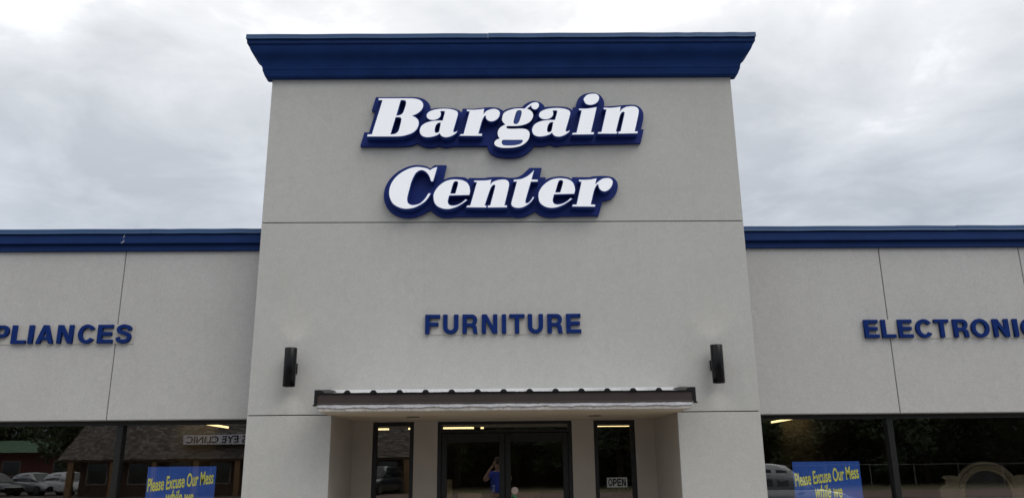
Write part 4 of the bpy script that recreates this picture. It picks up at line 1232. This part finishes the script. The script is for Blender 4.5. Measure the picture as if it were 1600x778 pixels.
# low hedge of brush closing the gaps under the trees
q = MB()
rn = random.Random(99)
for i in range(34000):
    x = rn.uniform(-6, 52)
    hh = 7.6 + 1.2 * math.sin(x * 0.7) + 0.7 * math.sin(x * 1.9)
    p = Vector((x, -52.5 + rn.gauss(0, .8), GZ + rn.random() * hh))
    u = Vector((rn.gauss(0, 1), rn.gauss(0, 1), rn.gauss(0, 1))).normalized()
    w = u.orthogonal().normalized()
    sz = rn.uniform(.25, .6)
    q.add([p - u * sz, p + w * sz * .5, p + u * sz, p - w * sz * .5], [(0, 1, 2, 3)])
o = put('brush', q, [LEAVES[0]])
o['kind'] = 'stuff'; o['label'] = 'dark thicket filling the gaps between the trees'; o['category'] = 'brush'

# ================================================================== the person taking the picture
SKIN = mat('skin', (0.46, 0.27, 0.19), 0.55)
SHIRT = mat('blue_shirt', (0.035, 0.08, 0.50), 0.8, var=0.1, vscale=8)
PANTS = mat('grey_trousers', (0.13, 0.12, 0.11), 0.85)
HAIR = mat('short_hair', (0.05, 0.035, 0.025), 0.8)
PX, PY = 0.0, -9.94
person = root('person', 'person in a blue shirt holding a phone up with both hands, mirrored in the door', 'person', (PX, PY, GZ))
def skin(name, verts, edges, m, parent, rootv=0, sub=2):
    me = bpy.data.meshes.new(name)
    me.from_pydata([v[:3] for v in verts], edges, [])
    me.materials.append(m)
    o = bpy.data.objects.new(name, me)
    COL.objects.link(o)
    o.parent = parent
    md = o.modifiers.new('skin', 'SKIN')
    md.use_smooth_shade = True
    for sv, v in zip(me.skin_vertices[0].data, verts):
        sv.radius = (v[3], v[4] if len(v) > 4 else v[3])
    me.skin_vertices[0].data[rootv].use_root = True
    sb = o.modifiers.new('sub', 'SUBSURF')
    sb.levels = sb.render_levels = sub
    return o
hz_ = 1.77                                    # phone height over the lot
B = [(0, 0, 0.95, .15, .12), (0, -0.01, 1.12, .15, .115), (0, 0, 1.32, .17, .12), (0, 0.0, 1.47, .13, .10), (0, 0.01, 1.56, .06), (0, 0.03, 1.64, .075, .09), (0, 0.035, 1.74, .082, .10), (0, 0.02, 1.83, .055, .07)]
ed = [(i, i + 1) for i in range(7)]
def chain(start, pts):
    k = start
    for p in pts:
        B.append(p)
        ed.append((k, len(B) - 1))
        k = len(B) - 1
for sx in (-1, 1):
    chain(3, [(sx * .20, 0.0, 1.47, .075), (sx * .33, .12, 1.30, .055), (sx * .36, .20, 1.33, .047), (sx * .20, .30, 1.60, .038), (sx * .115, .335, 1.70, .030)])
    chain(0, [(sx * .11, 0, .86, .105), (sx * .14, .03, .50, .068), (sx * .15, .0, .12, .05), (sx * .15, .02, .05, .05), (sx * .17, .17, .035, .04)])
skin('body', B, ed, SKIN, person)
S_ = [(0, 0, .93, .19, .155), (0, -.01, 1.12, .20, .165), (0, 0, 1.32, .205, .155), (0, 0, 1.475, .14, .11), (0, .01, 1.53, .075)]
se = [(0, 1), (1, 2), (2, 3), (3, 4)]
for sx in (-1, 1):
    S_.append((sx * .21, 0, 1.475, .095)); se.append((3, len(S_) - 1))
    S_.append((sx * .30, .08, 1.35, .080)); se.append((len(S_) - 2, len(S_) - 1))
shirt = skin('shirt', S_, se, SHIRT, person)
q = MB()
for z, w_ in ((1.16, .032), (1.09, .02), (1.03, .032)):
    q.box(-.105 - w_, -.105 + w_, .163, .178, z - .016, z + .016)
put('shirt_patch', q, [mat('patch_white', (.7, .7, .72), .7)], shirt, local=True)
P_ = [(0, 0, .95, .175, .14), (0, 0, .86, .17, .14)]
pe = [(0, 1)]
for sx in (-1, 1):
    P_ += [(sx * .115, 0, .78, .125), (sx * .14, .03, .50, .092), (sx * .15, .0, .13, .085)]
    n_ = len(P_)
    pe += [(1, n_ - 3), (n_ - 3, n_ - 2), (n_ - 2, n_ - 1)]
skin('trousers', P_, pe, PANTS, person)
q = MB()
rg = []
for k, (z, rr, yo) in enumerate(((1.74, .098, -.01), (1.80, .106, .0), (1.86, .098, .01), (1.91, .06, .015), (1.925, .01, .015))):
    rg.append([(rr * .92 * math.cos(2 * PI * i / 20), yo + .02 + rr * 1.05 * math.sin(2 * PI * i / 20) - (.035 if k == 0 else 0), z + (.035 if math.sin(2 * PI * i / 20) > .3 and k == 0 else 0)) for i in range(20)])
q.rings(rg, True); put('hair', q, [HAIR], person, smooth=True, local=True)
q = MB()
for sx in (-1, 1):
    q.cyl((sx * .035, .118, 1.755), .013, .012, axis='y', n=10, mi=0)
q.add([(0, .150, 1.715), (-.016, .122, 1.705), (.016, .122, 1.705), (0, .122, 1.765)], [(0, 1, 3), (0, 3, 2), (0, 2, 1)], 1)
q.box(-.026, .026, .113, .124, 1.668, 1.678, 2)
put('face', q, [mat('eye_dark', (.03, .02, .02), .3), SKIN, mat('lips', (.32, .13, .11), .6)], person, local=True)
for sx in (-1, 1):                            # hands: palm, four fingers behind the phone edge, thumb in front
    H = [(sx * .118, .33, 1.695, .030), (sx * .098, .350, 1.745, .036, .020), (sx * .092, .362, 1.79, .034, .016)]
    he = [(0, 1), (1, 2)]
    for f, (dz2, L) in enumerate(((.040, .060), (.018, .068), (-.004, .064), (-.026, .052))):
        H += [(sx * .086, .372, 1.77 + dz2, .0095), (sx * (.080 - L * .25), .392, 1.77 + dz2 + .004, .009), (sx * (.080 - L * .75), .392, 1.77 + dz2 + .002, .0075)]
        n_ = len(H)
        he += [(2, n_ - 3), (n_ - 3, n_ - 2), (n_ - 2, n_ - 1)]
    H += [(sx * .085, .352, 1.735, .012), (sx * .062, .345, 1.752, .0105), (sx * .040, .345, 1.762, .009)]
    n_ = len(H)
    he += [(1, n_ - 3), (n_ - 3, n_ - 2), (n_ - 2, n_ - 1)]
    skin('hand', H, he, SKIN, person, sub=1)
ph = root('phone', 'dark phone held sideways by the person in the blue shirt', 'phone', (PX, PY + 0.362, GZ + 1.73))
q = MB(); q.cbox(-.078, .078, -.0045, .0045, 0, .076, .002); put('case', q, [BLACKM], ph, local=True)
q = MB(); q.cyl((-.0, .0046, .045), .007, .002, axis='y', n=16); put('lens', q, [mat('phone_lens', (.02, .02, .03), .05)], ph, local=True)
